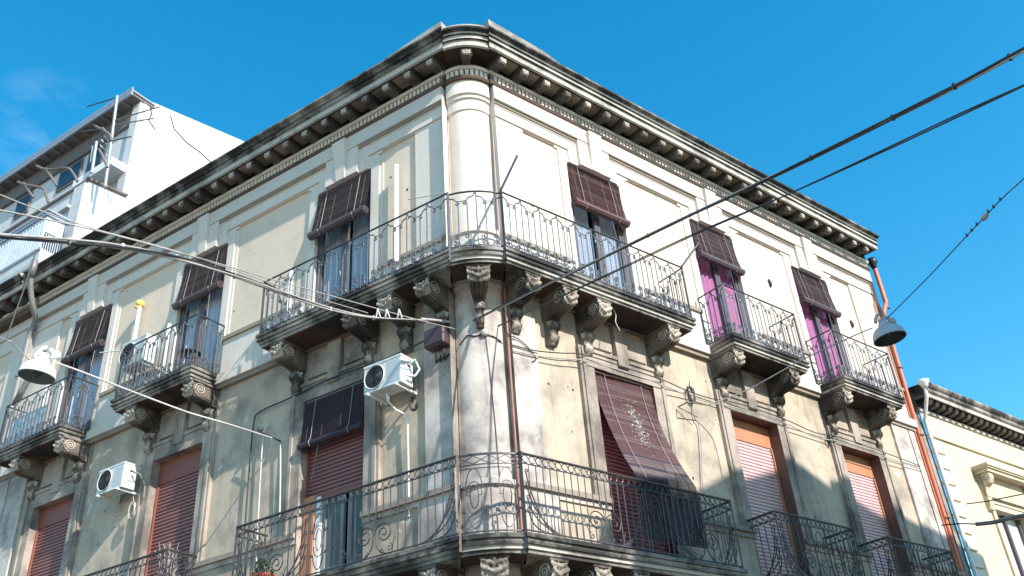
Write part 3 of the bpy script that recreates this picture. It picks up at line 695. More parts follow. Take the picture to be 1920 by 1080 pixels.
# upper windows: curtains hang in front of the glass inside the opening here so their colour reads, as in the photo
for F, C in ((FR, CR), (FL, CL)):
    for c in C: french(F, c, 7.87, 10.97)
curtain(FR, CR[1], 7.95, 10.9, 'pink', 'magenta curtain in the upper window second from the rounded corner on the sunny side', gather=True, n=-.18)
curtain(FR, CR[2], 7.95, 10.9, 'pink', 'magenta curtain in the upper window at the far right end by the red drainpipe', gather=True, n=-.18)
for F, c, w in ((FR, CR[0], 'right of'), (FL, CL[0], 'left of')):
    for a, b, q in ((-.56, -.10, 'nearer' if F is FR else 'farther'), (.10, .56, 'farther' if F is FR else 'nearer')):
        curtain(F, c, 7.95, 10.9, 'net', f'pale net curtain, first upper window {w} the rounded corner, leaf {q} to it', a=a, b=b, n=-.20)
for c, wh in ((CL[1], 'behind the middle balcony of the left facade'), (CL[2], 'behind the far left upper balcony')):
    curtain(FL, c, 7.95, 10.5, 'net', f'pale net curtain {wh}', a=-.50, b=.5, n=-.18)
# lower windows
MT['shutred2'] = simple('red_shutter', (.46, .14, .15), .5, 0, .08, 5, (.30, .10, .12), .4)
w = shutter(FR, CR[0], 6.65, 3.75, 6.60, 'jamb', 'shutred2', n=-.12)
shutter(FR, CR[1], 6.65, 3.55, 6.24, 'orangebox', 'shutpink', n=-.20); shutter(FR, CR[2], 6.65, 3.55, 6.24, 'orangebox', 'shutpink', n=-.20)
shutter(FL, CL[0], 6.65, 5.02, 6.20, 'redbox', 'shutred', n=-.13)
shutter(FL, CL[1], 6.65, 3.55, 6.22, 'redbox', 'shutred', n=-.13); shutter(FL, CL[2], 6.65, 3.55, 6.24, 'redbox', 'shutred', n=-.13)
# the half-open glazed door under the left shutter
mb = M(); c = CL[0]
mb.box(FL, c+.42, c+HW-.003, -.20, -.06, 3.52, 5.02, 'orangebox'); mb.box(FL, c+.33, c+.42, -.20, -.10, 3.52, 5.0, 'pvcw')
d = obj('door', mb, bld)
mb = M(); leaf(mb, FL, c-.12, c+.33, 3.53, 5.0, -.20, 'greyframe'); leaf(mb, FL, c-.66, c-.20, 3.53, 5.0, -.22, 'greyframe'); obj('frame', mb, d)
for a, b in ((c-.05, c+.26), (c-.59, c-.27)):
    mb = M(); mb.box(FL, a, b, -.195, -.185, 3.88, 4.93, 'greendoor'); obj('pane', mb, d)

# ================================================================== BLINDS
def blind(F, c, z1, z0, k, label, n1=-.03, n0=.075, wd=.665, roll=.075):
    t = thing('bamboo_blind', F(c, n1, z1), label, 'blind', 'roll-up bamboo blinds over the windows')
    mb = M(); N = int((z1-z0)/.022); rows = []
    for i in range(N):
        jit = random.uniform(-.003, .003)
        mb.grid([[F(c-wd*x*(1+jit), n1+(n0-n1)*q**1.2+off+jit+.004*math.sin(x*6+i*.2), z1+(z0-z1)*q) for x in (-1, -.5, 0, .5, 1)] for q, off in ((i/N, .003), ((i+.48)/N, .012), ((i+.94)/N, .002))], 'bamboopale' if (random.random() < .28 and k != 'bamboodark') else k)
    for x in (-.8, -.3, .3, .8): mb.tube([F(c+wd*x, n1+.003, z1), F(c+wd*x, n0+.012, z0)], .004, k, 3)
    mb.box(F, c-wd+.01, c-wd+.02, n1-.01, n1, z1-.02, z1, k); mb.box(F, c-wd, c+wd, n1-.02, n1+.02, z1-.01, z1+.025, 'frame'); obj('slats', mb, t)
    mb = M(); ax = F(1, 0, 0)-F(0, 0, 0)
    cen = F(c-wd-.01, n0, z0-.02); L = 2*wd+.02
    ph_ = random.random()*6; pr = [(roll*.1, 0)]+[(roll, .001)]+[(roll*(1+.03*math.sin(i*7.7)), L*i/24) for i in range(1, 24)]+[(roll, L-.001), (roll*.1, L)]
    a = Vector(nR if F is FR else nL); seg = 20; vs = []; b2 = Z
    for r, h in pr:
        for j in range(seg):
            th = 2*PI*j/seg; rr = r*(1.04 if j % 2 else .97); vs.append(cen+ax*h+(a*math.cos(th)+b2*math.sin(th))*rr)
    mb.add(vs, [(i*seg+j, i*seg+(j+1) % seg, (i+1)*seg+(j+1) % seg, (i+1)*seg+j) for i in range(len(pr)-1) for j in range(seg)], k)
    for e in (-.012, L+.012):
        sp = spiral(0, 0, roll, 3, 0, 1, 30, .05); mb.tube([cen+ax*e+a*x+b2*y for x, y in sp], .005, 'bamboo', 4)
    obj('roll', mb, t)
    for s in (-.62, .62):
        mb = M(); u = c+s*wd
        mb.tube([F(u, n1+.03, z1), F(u, n0+.02, z0+.06), F(u, n0+roll+.015, z0-.02), F(u, n0+.03, z0-.02-roll-.012), F(u, n0-.06, z0-.02)], .0045, 'cord', 5)
        obj('cord', mb, t)
    mb = M(); mb.tube([F(c+.25, n0, z0-.1), F(c+.1*0+.55, -.1, z0-.55)], .005, 'cord', 4); obj('pull_cord', mb, t)
    return t
blind(FR, CR[0], 10.95, 10.02, 'bamboo', 'reddish brown bamboo blind half rolled, first upper window right of the rounded corner', wd=.66)
blind(FR, CR[1], 10.95, 10.07, 'bamboogrey', 'grey brown bamboo blind over magenta curtain, upper window second from the rounded corner', wd=.66)
blind(FR, CR[2], 10.95, 10.07, 'bamboogrey', 'grey brown bamboo blind over magenta curtain, upper window nearest the red drainpipe', wd=.66)
blind(FL, CL[0], 10.95, 9.96, 'bamboogrey', 'dark brown bamboo blind hung aslant, first upper window left of the rounded corner', n0=.13, wd=.66)
blind(FL, CL[1], 10.93, 9.96, 'bamboogrey', 'dark bamboo blind above the middle balcony of the left facade, behind the thick cable', wd=.66)
blind(FL, CL[2], 10.93, 9.98, 'bamboogrey', 'dark bamboo blind above the far left upper balcony by the white lamp', wd=.66)
blind(FL, CL[0], 6.62, 5.86, 'bamboodark', 'blackish violet bamboo blind over red shutter, left of the air conditioner', n1=.0, n0=.09, wd=.655, roll=.05)
# the long blind thrown over the lower railing
t = thing('long_bamboo_blind', FR(CR[0], 0, 6.6), 'long red brown bamboo blind flared outward down to the lower iron railing', 'blind')
mb = M(); path = bez((-.02, 6.60), (.03, 6.0), (.22, 5.35), (.56, 4.70), 70)+bez((.56, 4.70), (.60, 4.5), (.60, 4.2), (.585, 3.72), 34)[1:]
c = CR[0]
def bp(f):
    f = min(f, len(path)-1.001); i = int(f); t_ = f-i; return path[i][0]*(1-t_)+path[i+1][0]*t_, path[i][1]*(1-t_)+path[i+1][1]*t_
f = 0; i = 0
while f < len(path)-1.6:
    hgt = .9 if f < 70 else .8; jit = random.uniform(-.006, .006)
    rows = []
    for df, off in ((0, 0), (.5, .007), (.955, .001)):
        n, z = bp(f+df*hgt); rows.append([FR(c+.655*x+jit+.03*min(1, f/70), n+off+.012*math.sin(x*3+f*.05), z+.015*math.sin(f*.13)*x) for x in [-1+2*j/8 for j in range(9)]])
    mb.grid(rows, (random.choice(('bamboo', 'bamboo', 'bamboopale')) if f < 54 else random.choice(('bamboogrey', 'bamboopale', 'bamboogrey', 'bamboodark'))) if f < 68 else 'bamboodark'); f += hgt; i += 1  # bottom slats darker: shade below the rail painted into the bamboo
for x in (-.75, -.25, .25, .75): mb.tube([FR(c+.655*x+.03*min(1, q/70), bp(q)[0]+.008, bp(q)[1]) for q in range(0, len(path)-1, 4)], .004, 'bamboodark', 3)
obj('slats', mb, t)
for s in (-.42, .40):
    mb = M(); mb.tube([FR(c+s, n+.03, z) for n, z in path[:70:6]]+[FR(c+s, .59, 4.66)], .0042, 'cord', 5); obj('cord', mb, t)
mb = M()      # frayed and bleached splints
rnd = random.Random(3)
for i in range(210):
    q = rnd.gauss(0, 1); j = int(max(14, min(56, 33+rnd.gauss(0, 9)))); n, z = path[j]; uu = c+.02+rnd.gauss(0, .09)-(j-33)*-.001
    a = rnd.uniform(-1, 1); mb.tube([FR(uu, n+.018, z), FR(uu+.026*math.cos(a), n+.026, z+.026*math.sin(a))], .0055, 'cablewhite', 3)
obj('frayed_patch', mb, t)
mb = M(); mb.box(FR, c-.66, c+.66, -.04, .02, 6.60, 6.63, 'jamb'); obj('head_rail', mb, t)

# ================================================================== AIR CONDITIONERS
def ac(F, u0, u1, n0, n1, z0, z1, label, brk=True, fan_at=None):
    t = thing('air_conditioner', F((u0+u1)/2, n0, z0), label, 'air conditioner', 'outdoor air conditioner units')
    mb = M(); mb.box(F, u0, u1, n0, n1, z0, z1, 'acwhite')
    mb.box(F, u0-.008, u1+.008, n0, n1+.008, z1-.03, z1+.006, 'acwhite')
    for i in range(12):
        z = z0+.05+i*(z1-z0-.1)/12; uu = (u0, (u0+u1)/2-.04)
        mb.box(F, u0+.02, u0+.02+(u1-u0)*.36, n1, n1+.004, z, z+.012, 'acside')
    ef = u0
    mb.box(F, ef-.012, ef, n0+.05, n0+.17, z0+.14, z1-.1, 'acside')
    mb.box(F, ef-.016, ef-.012, n0+.07, n0+.15, z1-.16, z1-.13, 'acdark')
    b = obj('body', mb, t, bevel=.01)
    fc = u1-(u1-u0)*.30; zc = (z0+z1)/2; R = (z1-z0)*.42
    ax = F(0, 1, 0)-F(0, 0, 0)
    g = M(); g.lathe(F(fc, n1+.004, zc), [(0.001, .0), (R*.98, 0)], 'acdark', ax, 28)
    for rr in [R*(.2+.8*i/7) for i in range(8)]:
        g.tube([F(fc+rr*math.cos(a*PI/12), n1+.018, zc+rr*math.sin(a*PI/12)) for a in range(24)], .0035 if rr < R*.97 else .010, 'acdark' if rr < R*.97 else 'acwhite', 4, closed=True)
    for a in range(6): g.tube([F(fc+.03*math.cos(a*PI/3), n1+.02, zc+.03*math.sin(a*PI/3)), F(fc+R*math.cos(a*PI/3), n1+.02, zc+R*math.sin(a*PI/3))], .003, 'acdark', 3)
    obj('fan_grille', g, t)
    if brk:
        for uu in (u0+.07, u1-.10):
            m2 = M(); m2.box(F, uu-.018, uu+.018, .0, n1+.05, z0-.045, z0-.012, 'pvcw'); m2.box(F, uu-.018, uu+.018, .0, .03, z0-.045, z0+.32, 'galv')
            m2.tube([F(uu, n1-.12, z0-.03), F(uu, .02, z0-.03)], .01, 'galv', 4); obj('wall_bracket', m2, t)
    return t
ac(FL, .66, 1.38, .18, .46, 6.09, 6.55, 'white air conditioner with rusty fan, mounted beside the rounded corner under the big balcony')
ac(FL, 7.12, 7.84, .18, .45, 6.13, 6.60, 'white air conditioner mounted low on the shaded left facade between two red shutters')
ac(FL, 7.0, 7.72, .22, .52, 8.62, 9.18, 'white air conditioner standing on the middle upper balcony of the left facade', brk=True)
# ---- loose service pipes and coils near the units
def pipe(name, pts, r, k, label, cat='pipe', sides=8, extra=None):
    mb = M(); mb.tube(pts, r, k, sides)
    if extra: extra(mb)
    return tag(obj(name, mb, origin=pts[0]), label, cat)
pipe('drain_hose', [FL(1.02, .35, 6.03), FL(1.02, .33, 5.93), FL(.98, .2, 5.82), FL(.90, .08, 5.76), FL(.87, .05, 5.66), FL(.87, .03, 4.2)], .014, 'pvcw', 'thin white hose dropping from the air conditioner beside the rounded corner', 'hose')
def coil(F, u, n, z, R, label, k='cablegrey'):
    pts = []; rc = random.Random(int(u*10))
    for i in range(61):
        a = i*2*PI/15; rr = R*(1+.18*math.sin(i*.37+rc.uniform(-.4, .4))); pts.append(F(u+rr*math.cos(a)*.8, n+.02*math.sin(i*.9), z+rr*math.sin(a)*1.35))
    pipe('cable_coil', [F(u+.02, n+.0, z+R+.16), F(u-.01, n, z+R+.08)]+pts, .008, k, label, 'cable', 5)
coil(FL, 7.18, .12, 5.78, .10, 'round coil of spare cable hanging under the lower left air conditioner')
coil(FL, .70, .12, 5.86, .08, 'small dark coil of cable below the air conditioner beside the rounded corner', 'cable')
for (F, a) in ((FL, [(.62, .30, 6.42), (.52, .30, 6.46), (.50, .22, 6.32), (.56, .25, 6.22), (.60, .35, 6.20)]), (FL, [(7.04, .30, 6.42), (6.96, .22, 6.38), (6.93, .10, 6.2), (6.94, .08, 5.95)])):
    pipe('refrigerant_pipe', [F(*p) for p in a], .016, 'pvcw' if a[0][0] < 1 else 'pvcg', 'short bent tube at the side of the %s air conditioner' % ('corner' if a[0][0] < 1 else 'lower left'), 'pipe')
# vertical vent pipes on the upper left facade
def foam(mb):
    rnd = random.Random(2)
    for i in range(9): mb.blob((8.03+rnd.uniform(-.04, .04), .10+rnd.uniform(-.03, .05), 10.42+rnd.uniform(-.05, .08)), rnd.uniform(.05, .075), 'foam', (1, 1, 1), FL)
pipe('vent_pipe', [FL(8.03, .10, 9.2), FL(8.03, .10, 10.40)], .042, 'pvcw', 'white upright vent pipe topped with yellow foam above the balcony air conditioner', 'pipe', 12, foam)
pipe('white_conduit', [FL(1.05, .09, 8.55), FL(1.05, .09, 10.62)], .045, 'pvcw', 'short thick white pipe upright on the cream panel between blind and rounded corner', 'pipe', 4)
pipe('white_conduit', [FL(3.25, .35, 7.9), FL(3.25, .35, 9.15)], .04, 'pvcw', 'white upright strip standing behind the big upper balcony railing at its left', 'pipe', 4)
pipe('white_conduit', [FL(6.55, .35, 7.9), FL(6.55, .35, 9.3)], .04, 'pvcw', 'white upright strip behind the railing of the middle left balcony', 'pipe', 4)
pipe('white_conduit', [FL(10.35, .4, 7.9), FL(10.35, .4, 9.2)], .04, 'pvcw', 'white upright strip behind the railing of the far left balcony', 'pipe', 4)
pipe('corner_downpipe', [FR(.02, -.01, 12.0), FR(-.035, .035, 9.6), FR(-.035, .035, 7.9)], .012, 'palebrown', 'slim pale brown pipe up the groove beside the rounded corner, upper storey', 'pipe')
pipe('corner_downpipe', [FR(-.035, .06, 7.6), FR(-.035, .06, 3.55)], .022, 'brownpipe', 'slim reddish brown pipe down the groove beside the rounded corner, lower storey', 'pipe')

# junction box by the corner
t = thing('junction_box', FL(.2, 0, 6.5), 'mauve brown metal box on the wall where the cables meet, left of the column', 'box')
mb = M(); mb.box(FL, .02, .40, .03, .24, 6.62, 6.93, 'mauve'); obj('cabinet', mb, t, bevel=.02)
mb = M(); mb.box(FL, .04, .38, .242, .252, 6.65, 6.90, 'mauve'); obj('lid', mb, t)
mb = M()
for q in (.12, .2, .28): mb.tube([FL(q, .12, 6.62), FL(q-.02, .12, 6.5), FL(q+.03, .06, 6.42), FL(q-.05, .04, 6.52)], .012, 'cable', 5)
obj('cable_tail', mb, t)
# porcelain insulator / round joint on the column
t = thing('cable_joint_box', FC(.15, .5, 6.72), 'small round grey cable joint box on the rounded column', 'box')
mb = M(); mb.lathe(FC(.12, .465, 6.74), [(.001, .06), (.05, .06), (.06, .04), (.06, 0)], 'cablegrey', FC(.12, 1, 0)-FC(.12, 0, 0), 12); obj('body', mb, t)

# ================================================================== DRAINPIPES AT THE ENDS
t = thing('red_drainpipe', FR(UR+.12, .1, -1.6), 'orange red drainpipe down the right end of the corner building, with black hopper', 'drainpipe')
mb = M(); mb.tube([FR(11.99, .14, 12.15), FR(11.99, .14, 11.02)], .055, 'redpipe', 12); mb.tube([FR(11.99, .14, 11.05), FR(11.78, .12, 10.75), FR(11.76, .10, 10.5)], .050, 'redpipe', 12)
mb.tube([FR(11.76, .10, 10.6), FR(11.68, .07, 7.5), FR(11.64, .06, 4.7), FR(11.58, .06, -1.5)], .046, 'redpipe', 12); obj('pipe', mb, t)
for z in (10.9, 9.2, 7.5, 5.6):
    mb = M(); mb.lathe(FR(11.99 if z > 10.8 else 11.76-.017*(10.6-z), .14 if z > 10.8 else .10, z), [(.06, 0), (.064, 0), (.064, .03), (.06, .03)], 'brownpipe'); obj('clamp', mb, t)
mb = M(); mb.lathe(FR(11.97, .14, 12.05), [(.055, 0), (.07, .06), (.12, .16), (.125, .22), (.10, .30)], 'ironblack', Z, 16, True); obj('hopper', mb, t)
pipe('thin_orange_conduit', [FR(11.60, .05, 11.0), FR(11.57, .05, 7.9), FR(11.55, .05, 4.5)], .018, 'redpipe', 'thin orange conduit running just left of the red drainpipe')
pipe('black_service_cable', [FR(11.66, .04, 12.0), FR(11.64, .03, 10.8), FR(11.66, .02, 7.5), FR(11.62, .02, 4.2)], .012, 'cable', 'black service cable running down beside the red drainpipe', 'cable', 5)
t = thing('grey_downpipe', FL(12.2, .1, -1.6), 'grey zinc downpipe with two elbows below the cornice at the far left', 'drainpipe')
mb = M()
mb.tube([FL(11.52, .74, 12.72), FL(11.60, .70, 12.3)], .085, 'pvcg', 12); mb.tube(densify([FL(11.60, .70, 12.34), FL(11.68, .60, 12.05), FL(11.76, .42, 11.70), FL(11.9, .22, 11.5), FL(12.12, .13, 11.3), FL(12.2, .11, 11.05)], 5), .062, 'pvcg', 12)
mb.tube([FL(12.2, .11, 11.3), FL(12.2, .11, 3.0)], .07, 'pvcg', 12); obj('pipe', mb, t)
mb = M(); mb.lathe(FL(12.2, .11, 10.1), [(.075, 0), (.09, 0), (.09, .05), (.075, .05)], 'pvcg'); obj('clamp', mb, t)
mb = M(); mb.tube([FL(11.28, .16, 10.5), FL(11.9, .13, 9.7), FL(12.1, .12, 9.45)], .06, 'pvcg', 10); obj('branch_pipe', mb, t)

# ================================================================== HOUSE CONTINUING LEFT (older, same cornice)
t = thing('adjoining_house', FL(12.2, 0, -1.6), 'shaded older house at the far left edge, its cornice stepped against the corner block', 'building')
mb = M(); a, b = UL+.03, 24
relief(mb, FL, [(a, b, -1.6, 11.9, -.05, 'trim'), (a, a+.55, -1.6, 11.3, .0, 'trim'), (a, b, 11.6, 11.9, .0, 'frieze'), (a, b, 7.6, 7.8, .04, 'trim'), (a+1.0, a+3.0, 8.6, 11.2, -.09, 'panel'), (a+1.2, b, 3, 7.3, -.08, 'lower')])
mb.add([FL(a, .0, -1.6), FL(a, -5, -1.6), FL(a, -5, 12.6), FL(a, 0, 12.6)], [(0, 1, 2, 3)], 'trim'); obj('wall', mb, t)
mb = M()
for k, p in strips: run(mb, FL, [(n+.05, z-.02) for n, z in p], b, K(k, FL), a-.03, cap=False)
mb.add([FL(a-.03, n+.05, z-.02) for n, z in outl], [tuple(range(len(outl)))], 'corona')
for i in range(16): mb.box(FL, a+.3+i*.51, a+.5+i*.51, .05, .5, 12.12, 12.32, 'modil')
obj('cornice', mb, t)

# ================================================================== WHITE MODERN BUILDING (left, set back)
U0 = 12.8
t = thing('white_apartment_block', FL(U0, -2, 0), 'tall plain white rendered apartment block with flat roof and dark eaves behind the left cornice', 'building')
mb = M()
# side wall (faces the corner) with its raking top
side = [(-1.95, 12), (-1.95, 20.62), (-6.0, 21.6), (-16, 23.6), (-16, 12)]
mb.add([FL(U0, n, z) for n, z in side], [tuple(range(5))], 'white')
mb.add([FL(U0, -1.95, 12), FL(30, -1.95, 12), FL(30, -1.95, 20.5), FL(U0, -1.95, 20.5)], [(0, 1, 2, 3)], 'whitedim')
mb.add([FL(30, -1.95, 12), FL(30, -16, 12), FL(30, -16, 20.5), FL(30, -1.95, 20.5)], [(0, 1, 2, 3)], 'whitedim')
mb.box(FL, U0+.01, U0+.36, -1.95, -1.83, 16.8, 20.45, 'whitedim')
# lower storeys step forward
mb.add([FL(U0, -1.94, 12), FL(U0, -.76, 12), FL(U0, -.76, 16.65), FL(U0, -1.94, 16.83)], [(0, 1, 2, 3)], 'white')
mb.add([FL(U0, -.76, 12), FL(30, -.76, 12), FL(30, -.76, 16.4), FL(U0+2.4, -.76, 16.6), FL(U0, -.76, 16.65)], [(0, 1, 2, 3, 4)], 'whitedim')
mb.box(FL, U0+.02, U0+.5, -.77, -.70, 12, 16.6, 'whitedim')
mb.box(FL, U0+.1, U0+1.9, -1.94, -1.35, 17.72, 17.98, 'white')
obj('wall', mb, t)
mb = M(); mb.box(FL, U0-.03, 30, -2.3, -1.5, 20.45, 20.52, 'eave'); mb.box(FL, U0-.05, 30, -1.5, -1.44, 20.42, 20.72, 'flash'); mb.box(FL, U0-.06, 30, -2.3, -1.44, 20.56, 20.62, 'flash')
mb.box(FL, U0+.4, 30, -1.94, -1.85, 19.75, 20.44, 'eave')
for i in range(30): mb.box(FL, U0+.4+i*.5, U0+.48+i*.5, -1.94, -1.52, 20.34, 20.449, 'eave')
obj('roof', mb, t)
for a, b in ((14.4, 15.2), (15.5, 16.7), (18.2, 19.0), (20.4, 21.4)):
    mb = M(); mb.box(FL, a, b, -1.95, -1.90, 18.85, 19.65, 'eave'); w = obj('window', mb, t)
    m2 = M(); m2.box(FL, a+.07, b-.07, -1.90, -1.885, 18.93, 19.58, 'bluewin'); obj('pane', m2, w)
mb = M(); mb.box(FL, 13.9, 14.4, -1.95, -1.93, 16.9, 17.6, 'bluewin'); obj('window', mb, t)
mb = M(); mb.box(FL, U0+.02, 30, -.80, -.70, 16.60, 16.68, 'eave'); mb.box(FL, U0+.5, 30, -.758, -.62, 15.95, 16.03, 'whitedim'); mb.box(FL, 13.4, 30, -.757, -.752, 15.2, 15.95, 'acside'); obj('terrace_parapet', mb, t)
# cracks on the side wall
mb = M()
for pts in ([(-2.9, 20.6), (-3.1, 20.2), (-3.6, 20.0), (-4.2, 19.95), (-4.9, 19.75), (-5.6, 19.35), (-6.2, 18.9)], [(-2.15, 20.5), (-2.25, 20.2), (-2.2, 19.9), (-2.45, 19.75)]):
    mb.tube([FL(U0-.012, n, z) for n, z in pts], .022, 'cable', 4)
mb.tube([FL(U0-.03, -1.98, z) for z in (20.4, 16.9)], .03, 'whitedim', 6)
obj('crack', mb, t)
# glazed balcony with awning and curved apron
mb = M(); zb = 14.0
pr = []
for i in range(9): a = PI/2*i/8; pr.append((-.75+.78*math.sin(a)*1.0, zb-.75+.0+.75*(1-math.cos(a)) if 0 else zb-.25-.5*math.cos(a)*1.0))
mb.prism(FL, [(-.76, 13.2)]+[(-.76+.78*math.sin(PI/2*i/8), 13.72-.5*math.cos(PI/2*i/8)) for i in range(9)]+[(.02, 14.02), (-.76, 14.02)], 12.85, 30, 'whitedim', 'u')
o = obj('balcony', mb, t)
mb = M(); rows = []
N = 240
for z in (14.05, 15.1): rows.append([FL(12.95+16*i/N, .0+.03*(i % 2), z) for i in range(N+1)])
mb.grid(rows, 'awn'); rows = []
for z in (14.05, 15.1): rows.append([FL(12.95, -.0-.5*i/10+0, z) for i in range(11)])
mb.grid(rows, 'awn'); obj('corrugated_screen', mb, o)
mb = M(); mb.box(FL, 12.9, 29, -.02, .06, 15.10, 15.16, 'flash'); mb.box(FL, 12.9, 29, -.02, .04, 15.24, 15.30, 'flash'); mb.box(FL, 12.9, 12.96, -.6, 0, 15.1, 15.16, 'flash'); mb.box(FL, 12.9, 12.96, -.6, 0, 15.24, 15.3, 'flash')
mb.box(FL, 12.85, 29, .0, .05, 13.98, 14.06, 'galv')
for i in range(9): mb.tube([FL(12.88, -.06*i-.02, 14.0), FL(12.88, -.06*i-.02, 14.55)], .012, 'iron', 4)
mb.tube([FL(12.88, 0, 14.55), FL(12.88, -.55, 14.55)], .014, 'iron', 4); obj('frame', mb, o)
mb = M(); mb.box(FL, 13.35, 14.1, -.765, -.74, 14.2, 15.6, 'eave'); obj('window', mb, t)

# antennas and clothes poles on the white block
def atpx(F, px, py, n):
    d = fw*FPX + rt*(px-960) - up*(py-540); N = nR if F is FR else nL; P0 = F(0, n, 0)
    return CAM + d*((P0-CAM).dot(N)/d.dot(N))
AN = -.9
t = thing('television_antenna', atpx(FL, 197, 345, AN), 'tall white television antenna mast with crossing rods in front of the white block', 'antenna')
mb = M(); mb.tube([atpx(FL, 197, 350, AN), atpx(FL, 208, 270, AN), atpx(FL, 220, 180, AN)], .045, 'galv', 8); obj('mast', mb, t)
for a, b in (((163, 200), (214, 184)), ((216, 225), (300, 200)), ((156, 246), (186, 242)), ((216, 234), (288, 222)), ((180, 271), (246, 256))):
    mb = M(); mb.tube([atpx(FL, *a, AN), atpx(FL, *b, AN)], .020, 'iron' if a[0] < 200 else 'wood', 5); obj('rod', mb, t)
mb = M()
for a, b in (((188, 272), (206, 290)), ((190, 262), (210, 282)), ((196, 255), (214, 276)), ((184, 280), (204, 300)), ((202, 262), (196, 300))):
    mb.tube([atpx(FL, *a, AN-.1), atpx(FL, *b, AN-.1)], .018, 'whitedim', 4)
obj('reflector_grid', mb, t)
t = thing('short_antenna', atpx(FL, 172, 318, AN+.2), 'short twin-post white antenna left of the tall mast', 'antenna')
mb = M(); mb.tube([atpx(FL, 172, 325, AN+.2), atpx(FL, 181, 266, AN+.2)], .045, 'galv', 8); mb.tube([atpx(FL, 170, 305, AN+.2), atpx(FL, 174, 274, AN+.2)], .03, 'galv', 6); obj('mast', mb, t)
for i, (pts, lb) in enumerate((
        ([(178, 236), (205, 252), (208, 264)], 'bent brown clothes pole rising above the roof edge by the mast'),
        ([(192, 240), (208, 262)], 'short brown clothes pole crossing the antenna mast'),
        ([(68, 311), (88, 318), (125, 315), (137, 325), (145, 340)], 'long bent brown clothes pole high on the white block'),
        ([(86, 316), (106, 348)], 'straight brown pole slanting down under the long bent pole'),
        ([(33, 341), (50, 347), (80, 353), (86, 365), (91, 380)], 'bent brown clothes pole nearest the left edge of the white block'),
        ([(44, 343), (62, 370)], 'short brown pole slanting down at the far left of the white block'),
        ([(186, 280), (198, 305), (201, 314)], 'thin dark stay below the crossing antenna rods'))):
    mb = M(); mb.tube(densify([atpx(FL, *p, -.75) for p in pts], 4), .040, 'wood', 6); tag(obj('clothes_pole', mb, origin=atpx(FL, *pts[0], -.75)), lb, 'pole', 'clothes poles on the white block')
mb = M(); mb.tube([FL(U0-.02, -.72, 16.72), FL(U0-.02, -1.94, 16.86)], .06, 'wood', 8); tag(obj('ledge_pole', mb, origin=FL(U0, -.72, 16.7)), 'straight round pole lying along the white side parapet', 'pole')

# ================================================================== RIGHT NEIGHBOUR
t = thing('cream_house', FR(12.12, 0, -1.6), 'low cream house at the right edge with bracketed cornice, quoins and a hooded window', 'building')
mb = M(); a, b = 12.12, 30
WN = 15.0
rs = [(a, b, -1.6, 7.64, 0, 'nbr'), (a, b, 7.64, 8.2, .05, 'nbr'), (a, b, 8.2, 8.8, .02, 'nbrtrim')]
z = 7.60; i = 0
while z > -1: rs.append((a, a+.60, z-.34, z-.03, .045, 'quoin')); z -= .37
for c in (WN, WN+4.4): rs += [(c-.95, c+.95, 3.0, 6.45, .05, 'nbrtrim'), (c-.85, c+.85, 3.0, 6.35, .025, 'nbrtrim'), (c-.75, c+.75, 3.0, 6.22, None, 'nbrtrim')]
relief(mb, FR, rs)
mb.add([FR(a, .02, -1.6), FR(a, -9, -1.6), FR(a, -9, 8.75), FR(a, .02, 8.75)], [(0, 1, 2, 3)], 'rough')
mb.box(FR, UR+.004, a+.03, -.3, -.004, -1.6, 8.2, 'rough')
obj('wall', mb, t)
mb = M()
pf = [('corona', [(.02, 8.20), (.09, 8.20), (.10, 8.27), (.06, 8.28)]), ('soffit', [(.06, 8.28), (.06, 8.45), (.32, 8.47), (.36, 8.43)]), ('corona', [(.36, 8.43), (.38, 8.44), (.38, 8.53), (.40, 8.54)]),
      ('stone', [(.40, 8.54), (.43, 8.57), (.42, 8.64), (.47, 8.68), (.50, 8.72), (.50, 8.76), (-.3, 8.82)])]
for k, p in pf: run(mb, FR, p, b, k, a-.13, cap=False)
ol = [(.02, 8.20), (.09, 8.20), (.06, 8.45), (.38, 8.44), (.38, 8.53), (.42, 8.64), (.50, 8.72), (.50, 8.76), (-.3, 8.82)]
mb.add([FR(a-.13, n, z) for n, z in ol], [tuple(range(len(ol)))], 'crown')
cn = obj('cornice', mb, t)
for i in range(34):
    mb = M(); u = a+.05+i*.285
    mb.prism(FR, [(.06, 8.45), (.33, 8.46), (.33, 8.40), (.28, 8.33), (.15, 8.31), (.06, 8.32)], u, u+.14, 'modil', 'u'); obj('modillion', mb, cn)
